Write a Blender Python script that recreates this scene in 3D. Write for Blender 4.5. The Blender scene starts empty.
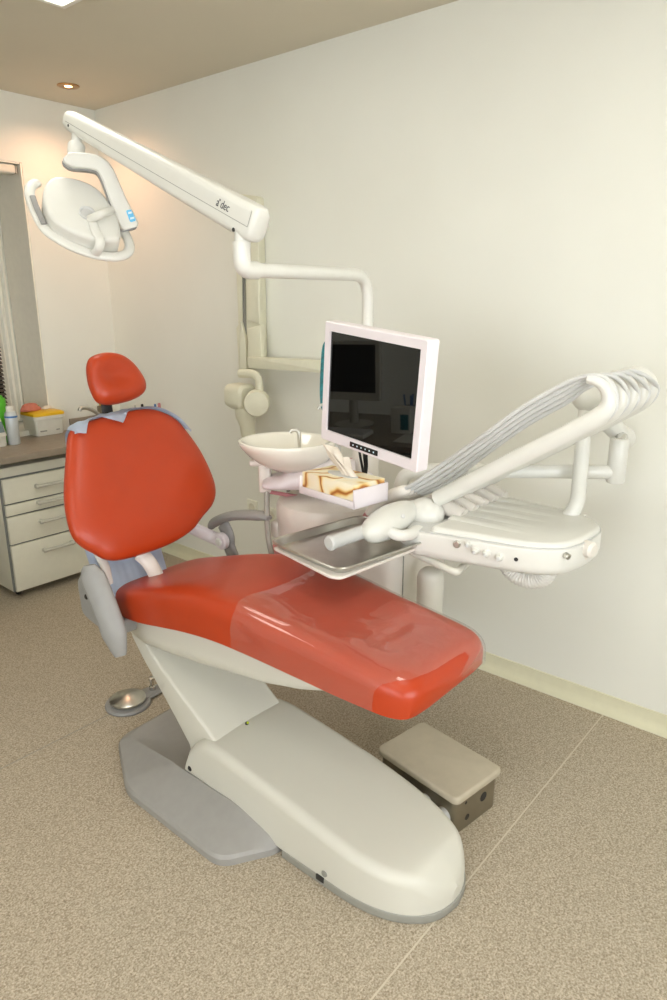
import bpy, bmesh, math, random
from mathutils import Vector as V, Matrix, noise
random.seed(7)
col = bpy.context.scene.collection
PI = math.pi

# ------------------------------------------------------------------ camera model (used to survey the photograph)
F_PX, PITCH, YAW, EYE = 693.6, 0.28477, 0.700545, 1.6
_F = V((math.cos(YAW), math.sin(YAW), 0)); _R = V((math.sin(YAW), -math.cos(YAW), 0)); _U = V((0, 0, 1))
_FW = _F * math.cos(PITCH) - _U * math.sin(PITCH); _UP = _F * math.sin(PITCH) + _U * math.cos(PITCH)
CAM = V((0, 0, EYE))
def ray(x, y): return _FW + _R * ((x - 333.5) / F_PX) - _UP * ((y - 500) / F_PX)
def onx(x, y, X): d = ray(x, y); return CAM + d * (X / d.x)
def ony(x, y, Y): d = ray(x, y); return CAM + d * (Y / d.y)
def onz(x, y, Z): d = ray(x, y); return CAM + d * ((Z - EYE) / d.z)
def ond(x, y, D): return CAM + ray(x, y) * D
def onp(x, y, p, n): d = ray(x, y); n = V(n); return CAM + d * ((V(p) - CAM).dot(n) / d.dot(n))

# ------------------------------------------------------------------ materials
def s2l(c): return tuple(((v / 255) / 12.92 if v / 255 <= .04045 else ((v / 255 + .055) / 1.055) ** 2.4) for v in c) + (1,)
def mat(name, rgb, rough=.4, metal=0., var=.03, nscale=30., bump=0., bscale=200., coat=0., spec=.5):
    m = bpy.data.materials.new(name); m.use_nodes = True
    nt = m.node_tree; b = nt.nodes['Principled BSDF']
    b.inputs['Roughness'].default_value = rough; b.inputs['Metallic'].default_value = metal
    b.inputs['Coat Weight'].default_value = coat; b.inputs['Specular IOR Level'].default_value = spec
    tc = nt.nodes.new('ShaderNodeTexCoord'); nz = nt.nodes.new('ShaderNodeTexNoise')
    nz.inputs['Scale'].default_value = nscale; nz.inputs['Detail'].default_value = 3
    nt.links.new(tc.outputs['Object'], nz.inputs['Vector'])
    rp = nt.nodes.new('ShaderNodeValToRGB'); c = s2l(rgb)
    rp.color_ramp.elements[0].position = .3; rp.color_ramp.elements[1].position = .7
    rp.color_ramp.elements[0].color = tuple(v * (1 - var) for v in c[:3]) + (1,)
    rp.color_ramp.elements[1].color = tuple(min(1, v * (1 + var)) for v in c[:3]) + (1,)
    nt.links.new(nz.outputs['Fac'], rp.inputs['Fac']); nt.links.new(rp.outputs['Color'], b.inputs['Base Color'])
    if bump:
        n2 = nt.nodes.new('ShaderNodeTexNoise'); n2.inputs['Scale'].default_value = bscale
        nt.links.new(tc.outputs['Object'], n2.inputs['Vector'])
        bp = nt.nodes.new('ShaderNodeBump'); bp.inputs['Strength'].default_value = bump; bp.inputs['Distance'].default_value = .002
        nt.links.new(n2.outputs['Fac'], bp.inputs['Height']); nt.links.new(bp.outputs['Normal'], b.inputs['Normal'])
    return m
def emit(name, rgb, strength):
    m = bpy.data.materials.new(name); m.use_nodes = True
    b = m.node_tree.nodes['Principled BSDF']; b.inputs['Base Color'].default_value = (.8, .8, .8, 1)
    b.inputs['Emission Color'].default_value = s2l(rgb); b.inputs['Emission Strength'].default_value = strength
    return m

M = dict(
    wall=mat('wall_paint', (238, 238, 228), .75, var=.012, nscale=3, bump=.05, bscale=300),
    ceil=mat('ceiling_paint', (216, 208, 188), .85, var=.01, nscale=3),
    reveal=mat('reveal_paint', (250, 245, 230), .7, var=.02),
    skirt=mat('cream_vinyl', (222, 219, 190), .5, var=.02),
    leather=mat('orange_vinyl', (180, 60, 23), .34, var=.03, nscale=12, bump=.06, bscale=500, spec=.45),
    white=mat('white_enamel', (226, 225, 217), .3, var=.01),
    warm=mat('warm_white_plastic', (230, 224, 214), .35, var=.01),
    base=mat('base_white', (214, 212, 200), .4, var=.012, nscale=6),
    grey=mat('grey_plastic', (150, 149, 146), .42, var=.03),
    dgrey=mat('cast_grey', (158, 156, 151), .45, var=.03, bump=.04, bscale=400),
    trimgrey=mat('trim_grey', (150, 149, 140), .5),
    hose=mat('hose_grey', (208, 208, 205), .4),
    cream=mat('xray_cream', (230, 228, 206), .42, var=.02),
    dark=mat('dark_gap', (40, 38, 36), .6),
    black=mat('black_plastic', (14, 14, 14), .35),
    steel=mat('brushed_steel', (205, 204, 198), .28, 1.0, var=.05, nscale=20),
    boxsteel=mat('dull_steel', (150, 142, 124), .45, .85, var=.08, nscale=14),
    chrome=mat('chrome', (215, 213, 208), .12, 1.0),
    pad=mat('beige_pad', (190, 180, 158), .55, var=.03),
    cab=mat('cabinet_laminate', (226, 223, 205), .45, var=.015),
    cabedge=mat('cabinet_edge', (120, 122, 118), .5),
    counter=mat('taupe_laminate', (150, 138, 122), .42, var=.08, nscale=25),
    handle=mat('handle_grey', (198, 195, 182), .35, .0),
    ceramic=mat('glazed_ceramic', (240, 236, 224), .12, var=.008, coat=.5),
    pinkw=mat('pinkish_white', (236, 228, 231), .35, var=.01),
    pink=mat('dusty_pink_vinyl', (200, 132, 134), .5),
    blue=mat('pale_blue_paper', (214, 227, 243), .8, var=.04, nscale=20),
    teal=mat('teal_cord', (40, 122, 130), .6, var=.3, nscale=90),
    yellow=mat('yellow_plastic', (236, 190, 22), .4),
    boxwhite=mat('box_white', (228, 226, 214), .4),
    green=mat('lime_green', (86, 186, 40), .45),
    redcloth=mat('salmon_glove', (214, 128, 108), .6, var=.06),
    can=mat('can_label', (206, 212, 214), .3, .2),
    canblue=mat('can_blue', (70, 120, 180), .35),
    lcd=mat('lcd_grey', (120, 138, 140), .3),
    label=mat('sky_blue_label', (96, 190, 236), .35),
    labelw=mat('label_mark', (214, 236, 246), .35),
    ink=mat('logo_ink', (70, 70, 74), .5),
    tissue=mat('tissue_paper', (236, 226, 212), .8, var=.02),
    blind=mat('blind_slat', (84, 78, 70), .5),
    pole=mat('rubber_grey', (168, 165, 155), .5),
    socket=mat('socket_white', (238, 238, 222), .35),
    brass=mat('brass', (176, 140, 92), .3, 1.0),
    led=mat('yellow_led', (196, 214, 40), .3),
    beech=mat('desk_item', (196, 150, 90), .5),
    rib=mat('ribbed_hose', (222, 220, 212), .45),
)
def floor_mat():
    m = bpy.data.materials.new('speckled_vinyl'); m.use_nodes = True; nt = m.node_tree; b = nt.nodes['Principled BSDF']
    tc = nt.nodes.new('ShaderNodeTexCoord')
    v1 = nt.nodes.new('ShaderNodeTexNoise'); v1.inputs['Scale'].default_value = 190; v1.inputs['Detail'].default_value = 2.5; v1.inputs['Roughness'].default_value = .6
    v2 = nt.nodes.new('ShaderNodeTexVoronoi'); v2.inputs['Scale'].default_value = 190
    v3 = nt.nodes.new('ShaderNodeTexNoise'); v3.inputs['Scale'].default_value = 1.5
    for n in (v1, v2, v3): nt.links.new(tc.outputs['Object'], n.inputs['Vector'])
    r1 = nt.nodes.new('ShaderNodeValToRGB'); e = r1.color_ramp.elements
    e[0].position = .36; e[0].color = s2l((134, 120, 100)); e[1].position = .64; e[1].color = s2l((210, 199, 177))
    k = r1.color_ramp.elements.new(.5); k.color = s2l((177, 164, 142))
    nt.links.new(v1.outputs['Fac'], r1.inputs['Fac'])
    r2 = nt.nodes.new('ShaderNodeValToRGB'); e = r2.color_ramp.elements
    e[0].position = .0; e[0].color = s2l((134, 119, 98)); e[1].position = 1; e[1].color = s2l((212, 201, 181))
    sp = nt.nodes.new('ShaderNodeSeparateColor'); nt.links.new(v2.outputs['Color'], sp.inputs['Color']); nt.links.new(sp.outputs['Red'], r2.inputs['Fac'])
    mx = nt.nodes.new('ShaderNodeMix'); mx.data_type = 'RGBA'; mx.inputs[0].default_value = .4
    nt.links.new(r1.outputs['Color'], mx.inputs[6]); nt.links.new(r2.outputs['Color'], mx.inputs[7])
    nt.links.new(mx.outputs[2], b.inputs['Base Color'])
    b.inputs['Roughness'].default_value = .5; b.inputs['Specular IOR Level'].default_value = .35
    return m
M['floor'] = floor_mat()
M['seamw'] = mat('weld_thread', (206, 196, 176), .5)
def tissue_box_mat():
    m = bpy.data.materials.new('swirl_print'); m.use_nodes = True; nt = m.node_tree; b = nt.nodes['Principled BSDF']
    tc = nt.nodes.new('ShaderNodeTexCoord'); w = nt.nodes.new('ShaderNodeTexWave')
    w.inputs['Scale'].default_value = 5.5; w.inputs['Distortion'].default_value = 9; w.inputs['Detail'].default_value = 1.2; w.inputs['Detail Scale'].default_value = 1.95
    w.bands_direction = 'DIAGONAL'
    nt.links.new(tc.outputs['Object'], w.inputs['Vector'])
    r = nt.nodes.new('ShaderNodeValToRGB'); e = r.color_ramp.elements
    e[0].position = 0; e[0].color = s2l((168, 98, 40)); e[1].position = 1; e[1].color = s2l((250, 240, 214))
    for p, c in ((.06, (214, 160, 84)), (.20, (243, 216, 152)), (.5, (250, 236, 200))):
        k = e.new(p); k.color = s2l(c)
    nt.links.new(w.outputs['Fac'], r.inputs['Fac']); nt.links.new(r.outputs['Color'], b.inputs['Base Color'])
    b.inputs['Roughness'].default_value = .4
    return m
M['swirl'] = tissue_box_mat()
def screen_mat():
    m = mat('dark_screen_glass', (7, 7, 7), .02, var=.01, spec=.5)
    m.node_tree.nodes['Principled BSDF'].inputs['IOR'].default_value = 1.6
    return m
M['screen'] = screen_mat()
def film_mat():
    m = bpy.data.materials.new('clear_plastic_film'); m.use_nodes = True; nt = m.node_tree
    out = nt.nodes['Material Output']; b = nt.nodes['Principled BSDF']
    b.inputs['Base Color'].default_value = s2l((240, 204, 192)); b.inputs['Roughness'].default_value = .1; b.inputs['Specular IOR Level'].default_value = .6
    tc = nt.nodes.new('ShaderNodeTexCoord'); nz = nt.nodes.new('ShaderNodeTexNoise'); nz.inputs['Scale'].default_value = 8; nz.inputs['Detail'].default_value = 1.5; nz.inputs['Distortion'].default_value = 1.2
    nt.links.new(tc.outputs['Object'], nz.inputs['Vector'])
    bp = nt.nodes.new('ShaderNodeBump'); bp.inputs['Distance'].default_value = .01
    sx_ = nt.nodes.new('ShaderNodeSeparateXYZ'); nt.links.new(tc.outputs['Generated'], sx_.inputs[0])
    mr = nt.nodes.new('ShaderNodeMapRange'); mr.inputs['From Min'].default_value = .10; mr.inputs['From Max'].default_value = .30; mr.inputs['To Min'].default_value = 0; mr.inputs['To Max'].default_value = .32   # the film is pulled taut along its left edge
    nt.links.new(sx_.outputs[0], mr.inputs['Value']); nt.links.new(mr.outputs[0], bp.inputs['Strength'])
    nt.links.new(nz.outputs['Fac'], bp.inputs['Height']); nt.links.new(bp.outputs['Normal'], b.inputs['Normal'])
    gl = nt.nodes.new('ShaderNodeBsdfGlossy'); gl.inputs['Roughness'].default_value = .04; nt.links.new(bp.outputs['Normal'], gl.inputs['Normal'])
    tr = nt.nodes.new('ShaderNodeBsdfTransparent'); tr.inputs['Color'].default_value = (.99, .98, .98, 1)
    m1 = nt.nodes.new('ShaderNodeMixShader'); m1.inputs[0].default_value = .07
    nt.links.new(tr.outputs[0], m1.inputs[1]); nt.links.new(b.outputs[0], m1.inputs[2])
    fr = nt.nodes.new('ShaderNodeFresnel'); ge = nt.nodes.new('ShaderNodeNewGeometry'); ma = nt.nodes.new('ShaderNodeMath'); ma.operation = 'MULTIPLY_ADD'   # same reflectance from both faces of the thin film
    nt.links.new(ge.outputs['Backfacing'], ma.inputs[0]); ma.inputs[1].default_value = 1 / 1.6 - 1.6; ma.inputs[2].default_value = 1.6; nt.links.new(ma.outputs[0], fr.inputs['IOR'])
    fr.inputs['IOR'].default_value = 1.5; nt.links.new(bp.outputs['Normal'], fr.inputs['Normal'])
    m2 = nt.nodes.new('ShaderNodeMixShader'); nt.links.new(fr.outputs[0], m2.inputs[0])
    nt.links.new(m1.outputs[0], m2.inputs[1]); nt.links.new(gl.outputs[0], m2.inputs[2]); nt.links.new(m2.outputs[0], out.inputs['Surface'])
    return m
M['film'] = film_mat()

# ------------------------------------------------------------------ mesh helpers
def frame(o, u, v):
    u = V(u).normalized(); n = u.cross(V(v)).normalized(); v = n.cross(u)
    m = Matrix((u, v, n)).transposed().to_4x4(); m.translation = V(o); return m     # local x=u, y=v, z=n
def axis_frame(o, d, up=(0, 0, 1)):
    d = V(d).normalized(); up = V(up)
    if abs(d.dot(up.normalized())) > .98: up = V((0, 1, 0))
    u = up.cross(d).normalized(); v = d.cross(u)
    m = Matrix((u, v, d)).transposed().to_4x4(); m.translation = V(o); return m
def merge(bm, t, Mx=None):
    if Mx is not None: t.transform(Mx)
    me = bpy.data.meshes.new('t'); t.to_mesh(me); bm.from_mesh(me); bpy.data.meshes.remove(me); t.free()
def add_box(bm, c, size, r=0., seg=3, Mx=None):
    t = bmesh.new(); bmesh.ops.create_cube(t, size=1)
    for v in t.verts: v.co = V((v.co.x * size[0], v.co.y * size[1], v.co.z * size[2])) + V(c)
    if r > 0: bmesh.ops.bevel(t, geom=t.edges[:], offset=r, segments=seg, profile=.5, affect='EDGES')
    merge(bm, t, Mx); return bm
def loft(bm, rings, cap0=True, cap1=True, closed=True):
    R = [[bm.verts.new(p) for p in r] for r in rings]; n = len(R[0])
    for a, b in zip(R, R[1:]):
        for i in range(n if closed else n - 1):
            j = (i + 1) % n
            try: bm.faces.new((a[i], a[j], b[j], b[i]))
            except ValueError: pass
    if cap0: bm.faces.new(R[0][::-1])
    if cap1: bm.faces.new(R[-1])
    return bm
def crom(pts, k=8, closed=False):
    P = [V(p) for p in pts]; out = []; n = len(P)
    for i in range(n if closed else n - 1):
        if closed: a, b, c, d = P[i - 1], P[i], P[(i + 1) % n], P[(i + 2) % n]
        else: a, b, c, d = P[max(i - 1, 0)], P[i], P[i + 1], P[min(i + 2, n - 1)]
        for j in range(k):
            t = j / k
            out.append(.5 * ((2 * b) + (c - a) * t + (2 * a - 5 * b + 4 * c - d) * t * t + (3 * b - a - 3 * c + d) * t ** 3))
    if not closed: out.append(P[-1])
    return out
def fillet(pts, rad, k=7):
    P = [V(p) for p in pts]; out = [P[0]]
    for a, b, c in zip(P, P[1:], P[2:]):
        u = (a - b).normalized(); w = (c - b).normalized(); r = min(rad, (a - b).length * .49, (c - b).length * .49)
        s, e = b + u * r, b + w * r
        for j in range(k + 1):
            t = j / k; out.append((1 - t) ** 2 * s + 2 * t * (1 - t) * b + t * t * e)
    out.append(P[-1]); return out
def tube(bm, pts, r, n=14, ry=None, up=None, cap=True):
    P = [V(p) for p in pts]; m = len(P)
    rr = r if isinstance(r, (list, tuple)) else [r] * m
    ry_ = rr if ry is None else (ry if isinstance(ry, (list, tuple)) else [ry] * m)
    T = [(P[min(i + 1, m - 1)] - P[max(i - 1, 0)]).normalized() for i in range(m)]
    x = V(up) if up else (V((0, 0, 1)) if abs(T[0].z) < .9 else V((1, 0, 0)))
    rings = []
    for i in range(m):
        x = (x - T[i] * x.dot(T[i])).normalized(); y = T[i].cross(x)
        rings.append([P[i] + x * (ry_[i] * math.cos(2 * PI * j / n)) + y * (rr[i] * math.sin(2 * PI * j / n)) for j in range(n)])
    return loft(bm, rings, cap, cap)
def lathe(bm, prof, Mx=None, n=32, sx=1., sy=1.):
    rings = []
    for r, z in prof:
        r = max(r, 1e-4)
        q = [V((sx * r * math.cos(2 * PI * j / n), sy * r * math.sin(2 * PI * j / n), z)) for j in range(n)]
        rings.append([Mx @ p for p in q] if Mx is not None else q)
    return loft(bm, rings)
def area2(P): return sum(P[i - 1][0] * P[i][1] - P[i][0] * P[i - 1][1] for i in range(len(P)))
def inset(P, d):
    n = len(P); out = []
    for i in range(n):
        a, b, c = V(P[i - 1][:2]), V(P[i][:2]), V(P[(i + 1) % n][:2])
        e1 = (b - a); e2 = (c - b)
        if e1.length < 1e-9: e1 = e2
        if e2.length < 1e-9: e2 = e1
        n1 = V((-e1.y, e1.x)).normalized(); n2 = V((-e2.y, e2.x)).normalized(); m = (n1 + n2)
        if m.length < 1e-6: m = n1
        m.normalize(); k = 1 / max(.5, m.dot(n1)); out.append(b + m * d * k)
    return out
def plate(bm, P, z0, z1, r=0., Mx=None, seg=4, r0=None):
    """prism from outline P (counter-clockwise) between z0 and z1 with rounded rims"""
    if area2(P) < 0: P = P[::-1]
    r0 = r if r0 is None else r0
    L = []
    if r0 > 0:
        for k in range(seg + 1):
            a = PI / 2 * k / seg; L.append((r0 * (1 - math.sin(a)), z0 + r0 * (1 - math.cos(a))))
    else: L.append((0, z0))
    if r > 0:
        for k in range(seg + 1):
            a = PI / 2 * k / seg; L.append((r * (1 - math.cos(a)), z1 - r * (1 - math.sin(a))))
    else: L.append((0, z1))
    rings = []
    for d, z in L:
        q = [V((p[0], p[1], z)) for p in (inset(P, d) if d > 1e-7 else P)]
        rings.append([Mx @ p for p in q] if Mx is not None else q)
    return loft(bm, rings)
def rrect(w, h, r, k=5, cx=0, cy=0):
    o = []
    for sx, sy, a0 in ((1, 1, 0), (-1, 1, 90), (-1, -1, 180), (1, -1, 270)):
        for j in range(k + 1):
            a = math.radians(a0 + 90 * j / k); o.append((cx + sx * (w / 2 - r) + r * math.cos(a), cy + sy * (h / 2 - r) + r * math.sin(a)))
    return o
def roundpoly(P, r, k=5):
    P = [V((p[0], p[1], 0)) for p in P]; n = len(P); out = []
    for i in range(n):
        a, b, c = P[i - 1], P[i], P[(i + 1) % n]
        rr = r[i] if isinstance(r, (list, tuple)) else r
        u = (a - b); w = (c - b); q = min(rr, u.length * .49, w.length * .49); s = b + u.normalized() * q; e = b + w.normalized() * q
        for j in range(k + 1):
            t = j / k; p = (1 - t) ** 2 * s + 2 * t * (1 - t) * b + t * t * e; out.append((p.x, p.y))
    return out
def pillow(bm, P, tf, tb, Mx, p=2.6, rings=14, dish=None):
    """cushion: outline P in local xy, front bulge tf (+z), back bulge tb (-z)"""
    if area2(P) < 0: P = P[::-1]
    cx = sum(q[0] for q in P) / len(P); cy = sum(q[1] for q in P) / len(P)
    def ring(s, z):
        out = []
        for q in P:
            x, y = cx + (q[0] - cx) * s, cy + (q[1] - cy) * s
            out.append(Mx @ V((x, y, z + (dish(x, y) * (1 - s ** 4) if dish and z > 0 else 0))))
        return out
    R = []
    for k in range(1, rings): s = math.sin(PI / 2 * k / rings); R.append(ring(s, -tb * (1 - s ** p) ** (1 / p)))
    R.append(ring(1, 0))
    for k in range(rings - 1, 0, -1): s = math.sin(PI / 2 * k / rings); R.append(ring(s, tf * (1 - s ** p) ** (1 / p)))
    return loft(bm, R)

def _wloc(o):
    p = V((0, 0, 0))
    while o is not None: p += o.location; o = o.parent
    return p
def obj(name, bm, m, parent=None, smooth=True, angle=40, kind=None):
    bmesh.ops.recalc_face_normals(bm, faces=bm.faces[:])
    if parent is not None:
        w = _wloc(parent)
        for v in bm.verts: v.co -= w
        loc = V((0, 0, 0))
    else:
        xs = [v.co for v in bm.verts]; lo = V([min(c[i] for c in xs) for i in range(3)]); hi = V([max(c[i] for c in xs) for i in range(3)])
        loc = V(((lo.x + hi.x) / 2, (lo.y + hi.y) / 2, lo.z))
        for v in bm.verts: v.co -= loc
    me = bpy.data.meshes.new(name); bm.to_mesh(me); bm.free()
    if smooth:
        me.polygons.foreach_set('use_smooth', [True] * len(me.polygons)); me.set_sharp_from_angle(angle=math.radians(angle))
    mm = m if not isinstance(m, str) else M[m]
    me.materials.append(mm)
    o = bpy.data.objects.new(name, me); o.location = loc; o.parent = parent; col.objects.link(o)
    if kind: o['kind'] = kind
    return o
def thing(name, label, cat, loc, group=None):
    o = bpy.data.objects.new(name, None); o.location = V(loc); o.empty_display_size = .1; col.objects.link(o)
    return tag(o, label, cat, group)
def tag(o, label, cat, group=None):
    o['label'] = label; o['category'] = cat
    if group: o['group'] = group
    return o
def copy_thing(r, d, label):
    c = r.copy(); col.objects.link(c); c.location = r.location + V(d); c['label'] = label
    for ch in r.children:
        k = ch.copy(); col.objects.link(k); k.parent = c
        for g in ch.children:
            q = g.copy(); col.objects.link(q); q.parent = k
    return c
def struct(name, bm, m, parent=None, **k): return obj(name, bm, m, parent, kind='structure', **k)
B = bmesh.new
def lathe_at(o, d, prof, n=32, bm=None, up=(0, 0, 1), sx=1., sy=1.):
    bm = bm or B(); return lathe(bm, prof, axis_frame(o, d, up), n, sx, sy)
def cyl(o, d, r, h, bev=.002, n=28, bm=None):
    b = min(bev, r * .4, h * .4)
    return lathe_at(o, d, [(0, 0), (r - b, 0), (r, b), (r, h - b), (r - b, h), (0, h)], n, bm)
def ball(o, r, n=20, bm=None, sx=1, sy=1, d=(0, 0, 1)):
    return lathe_at(o, d, [(r * math.sin(PI * k / 14), -r * math.cos(PI * k / 14)) for k in range(15)], n, bm, sx=sx, sy=sy)

# ------------------------------------------------------------------ the room
XW, YW, ZC = 2.57, 4.0, 2.65
X0, Y0 = -2.0, -1.6
bm = B(); add_box(bm, ((X0 + XW) / 2, (Y0 + YW + .5) / 2, -.05), (XW - X0 + .4, YW - Y0 + 1.0, .1)); struct('floor', bm, 'floor')
bm = B(); add_box(bm, ((X0 + XW) / 2, (Y0 + YW) / 2, ZC + .05), (XW - X0 + .4, YW - Y0 + .4, .1)); struct('ceiling', bm, 'ceil')
bm = B(); add_box(bm, (XW + .05, (Y0 + YW) / 2, ZC / 2), (.1, YW - Y0 + .2, ZC)); struct('wall_right', bm, 'wall')
bm = B(); add_box(bm, (X0 - .05, (Y0 + YW) / 2, ZC / 2), (.1, YW - Y0 + .2, ZC)); struct('wall_rear', bm, 'wall')
bm = B(); add_box(bm, ((X0 + XW) / 2, Y0 - .05, ZC / 2), (XW - X0, .1, ZC)); struct('wall_front', bm, 'wall')
M['fill_glow'] = emit('added_window_glow', (242, 247, 255), 6.0)  # glow of the added windows, fills the room from behind
def fill_window(n, c, w, h, Mx):  # unseen windows added behind the camera as a light source
    b = B()
    for x in (-w / 2 + .03, 0, w / 2 - .03): add_box(b, (x, 0, 0), (.06, h, .05), .006, 2, Mx)
    for y in (-h / 2 + .03, h / 2 - .03): add_box(b, (0, y, 0), (w, .06, .05), .006, 2, Mx)
    f = struct('window_%d' % n, b, 'boxwhite')
    b = B(); add_box(b, (0, 0, -.012), (w - .06, h - .06, .008), 0, 1, Mx); struct('window_pane', b, 'fill_glow', f, smooth=False)
fill_window(2, None, 2.6, 1.3, frame((.1, Y0 + .027, 1.45), (-1, 0, 0), (0, 0, 1)))
fill_window(3, None, 2.0, 1.3, frame((X0 + .027, .2, 1.45), (0, 1, 0), (0, 0, 1)))
# window wall with a deep recess
WX0, WX1, WZ0, WZ1, WD = .55, 2.088, .84, 2.308, .38
bm = B()
add_box(bm, ((WX1 + XW) / 2, YW + .2, ZC / 2), (XW - WX1, .4, ZC))
add_box(bm, ((X0 + WX0) / 2, YW + .2, ZC / 2), (WX0 - X0, .4, ZC))
add_box(bm, ((WX0 + WX1) / 2, YW + .2, WZ0 / 2), (WX1 - WX0, .4, WZ0))
add_box(bm, ((WX0 + WX1) / 2, YW + .2, (WZ1 + ZC) / 2), (WX1 - WX0, .4, ZC - WZ1))
struct('wall_left', bm, 'wall')
bm = B(); add_box(bm, (WX1 - .004, YW + WD / 2 + .002, (WZ0 + WZ1) / 2), (.008, WD - .004, WZ1 - WZ0 - .002))
add_box(bm, ((WX0 + WX1) / 2 - .005, YW + WD / 2 + .002, WZ1 - .004), (WX1 - WX0 - .012, WD - .004, .008)); struct('trim_1', bm, 'reveal')
bm = B()
add_box(bm, (WX1 - .05, YW + WD - .05, (WZ0 + WZ1) / 2), (.08, .06, WZ1 - WZ0 - .02), .006)
add_box(bm, (WX0 + .05, YW + WD - .05, (WZ0 + WZ1) / 2), (.08, .06, WZ1 - WZ0 - .02), .006)
add_box(bm, ((WX0 + WX1) / 2, YW + WD - .05, WZ0 + .06), (WX1 - WX0 - .18, .06, .08), .006)
add_box(bm, ((WX0 + WX1) / 2, YW + WD - .05, WZ1 - .06), (WX1 - WX0 - .18, .06, .08), .006)
win = struct('window_1', bm, 'boxwhite')
bm = B(); add_box(bm, ((WX0 + WX1) / 2, YW + WD - .03, (WZ0 + WZ1) / 2), (WX1 - WX0 - .18, .012, WZ1 - WZ0 - .16)); struct('window_pane', bm, 'screen', win)
# skirting of the long wall: coved vinyl
bm = B(); pr = [(0, .0), (-.032, .0), (-.030, .006), (-.014, .018), (-.006, .04), (-.004, .075), (0, .078)]
loft(bm, [[V((XW + p[0], y, p[1])) for p in pr] for y in (Y0, YW - .002)]); struct('baseboard_right', bm, 'skirt')
bm = B(); loft(bm, [[V((x, YW + p[0], p[1])) for p in pr] for x in (X0, XW - .04)]); struct('baseboard_left', bm, 'skirt')
# welded seams of the vinyl sheets
for i, (y, mm) in enumerate(((.735, 'seamw'), (2.243, 'trimgrey'))):
    bm = B(); w = .0022 if i == 0 else .0013
    x1 = XW - .033; add_box(bm, ((X0 + x1) / 2, y, .0004), (x1 - X0, w * 2, .0009)); struct('trim_%d' % (i + 2), bm, mm, smooth=False)

# ceiling lamps
M['tubes'] = emit('lit_diffuser', (252, 250, 240), 7.5)
M['warmlens'] = emit('lit_warm_lens', (255, 176, 110), 14)
lp = thing('ceiling_light', 'square white ceiling light panel whose corner shows at the top of the wall of windows', 'ceiling light', (1.34, 2.39, ZC), 'square ceiling light panels')
bm = B(); w = .6
for sx, sy, a, b in ((1, 0, .02, w), (-1, 0, .02, w), (0, 1, w - .04, .02), (0, -1, w - .04, .02)):
    add_box(bm, (1.34 + sx * (w / 2 - .01), 2.39 + sy * (w / 2 - .01), ZC - .012), (a, b, .024), .003)
obj('frame', bm, 'white', lp)
bm = B(); add_box(bm, (1.34, 2.39, ZC - .01), (w - .044, w - .044, .012)); obj('diffuser', bm, 'tubes', lp, smooth=False)
lp['label'] = 'square lit ceiling light panel at the top left of the photo'
for d, l in (((-1.53, 0, 0), 'square lit ceiling light panel over the desk'), ((0, -1.9, 0), 'square lit ceiling light panel over the foot of the dental chair'), ((-1.53, -1.9, 0), 'square lit ceiling light panel furthest from the window')):
    copy_thing(lp, d, l)
sp = thing('recessed_spotlight', 'small round recessed warm spotlight glowing in the ceiling', 'spotlight', (2.21, 3.66, ZC))
lathe_bm = lathe(B(), [(.034, -.004), (.05, -.006), (.056, -.003), (.056, -.0005), (.034, -.0005)], Matrix.Translation((2.21, 3.66, ZC)), 36); obj('trim_ring', lathe_bm, 'brass', sp)
obj('lens', lathe(B(), [(0, -.0045), (.02, -.004), (.033, -.002), (.033, -.0006), (0, -.0006)], Matrix.Translation((2.21, 3.66, ZC)), 30), 'warmlens', sp)
def spot(loc, tgt, e, colr, ang, blend=.9, r=.04):
    l = bpy.data.lights.new('spot_lamp', 'SPOT'); l.energy = e; l.color = colr; l.spot_size = math.radians(ang); l.spot_blend = blend; l.shadow_soft_size = r
    o = bpy.data.objects.new('spot_lamp', l); o.location = loc; o.rotation_euler = (V(tgt) - V(loc)).to_track_quat('-Z', 'Y').to_euler(); col.objects.link(o)
spot((2.21, 3.66, ZC - .03), (2.21, 3.70, 0), 16, (1, .54, .33), 150)

# roller blind box and the dark slatted blind
bl = thing('roller_blind_box', 'white roller blind box across the top of the window recess', 'blind box', (1.36, YW + .05, WZ1 - .05))
bm = B(); add_box(bm, ((WX0 + WX1) / 2 - .01, YW + .05, WZ1 - .035), (WX1 - WX0 - .04, .07, .05), .012); obj('box', bm, 'boxwhite', bl)
bm = B(); add_box(bm, (WX1 - .024, YW + .05, WZ1 - .035), (.006, .06, .042), .002); obj('end_cap', bm, 'handle', bl)
vb = thing('venetian_blind', 'dark venetian blind hanging in front of the window glass', 'blind', (1.30, YW + .25, WZ0))
bm = B(); x0, x1 = WX0 + .1, 1.95
for k in range(62):
    z = WZ0 + .03 + k * .0235
    add_box(bm, ((x0 + x1) / 2, YW + .25, z), (x1 - x0, .022, .0015), 0, 1, Matrix.Translation((0, YW + .25, z)) @ Matrix.Rotation(.75, 4, 'X') @ Matrix.Translation((0, -YW - .25, -z)))
obj('slats', bm, 'blind', vb, smooth=False)
bm = B(); add_box(bm, ((x0 + x1) / 2, YW + .25, WZ1 - .045), (x1 - x0, .03, .03), .004); obj('head_rail', bm, 'boxwhite', vb)
# narrow white curtain edge beside the blind
bm = B(); pts = []
for k in range(40):
    t = k / 39; pts.append((1.955 + .10 * t, YW + .30 + .012 * math.sin(t * 17)))
loft(bm, [[V((x + (.012 * (1.9 - z)), y, z)) for x, y in pts] + [V((x + (.012 * (1.9 - z)), y + .004, z)) for x, y in pts[::-1]] for z in (WZ0 + .02, 1.2, 1.6, 2.0, WZ1 - .07)])
tag(obj('curtain', bm, 'reveal'), 'narrow pale curtain hanging at the side of the window recess', 'curtain')

# ------------------------------------------------------------------ dental chair
CX = 1.372
ch = thing('dental_chair', 'orange-red vinyl dental chair with white and grey base, reclined leg rest and raised backrest', 'dental chair', (CX, 1.5, 0))
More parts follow.
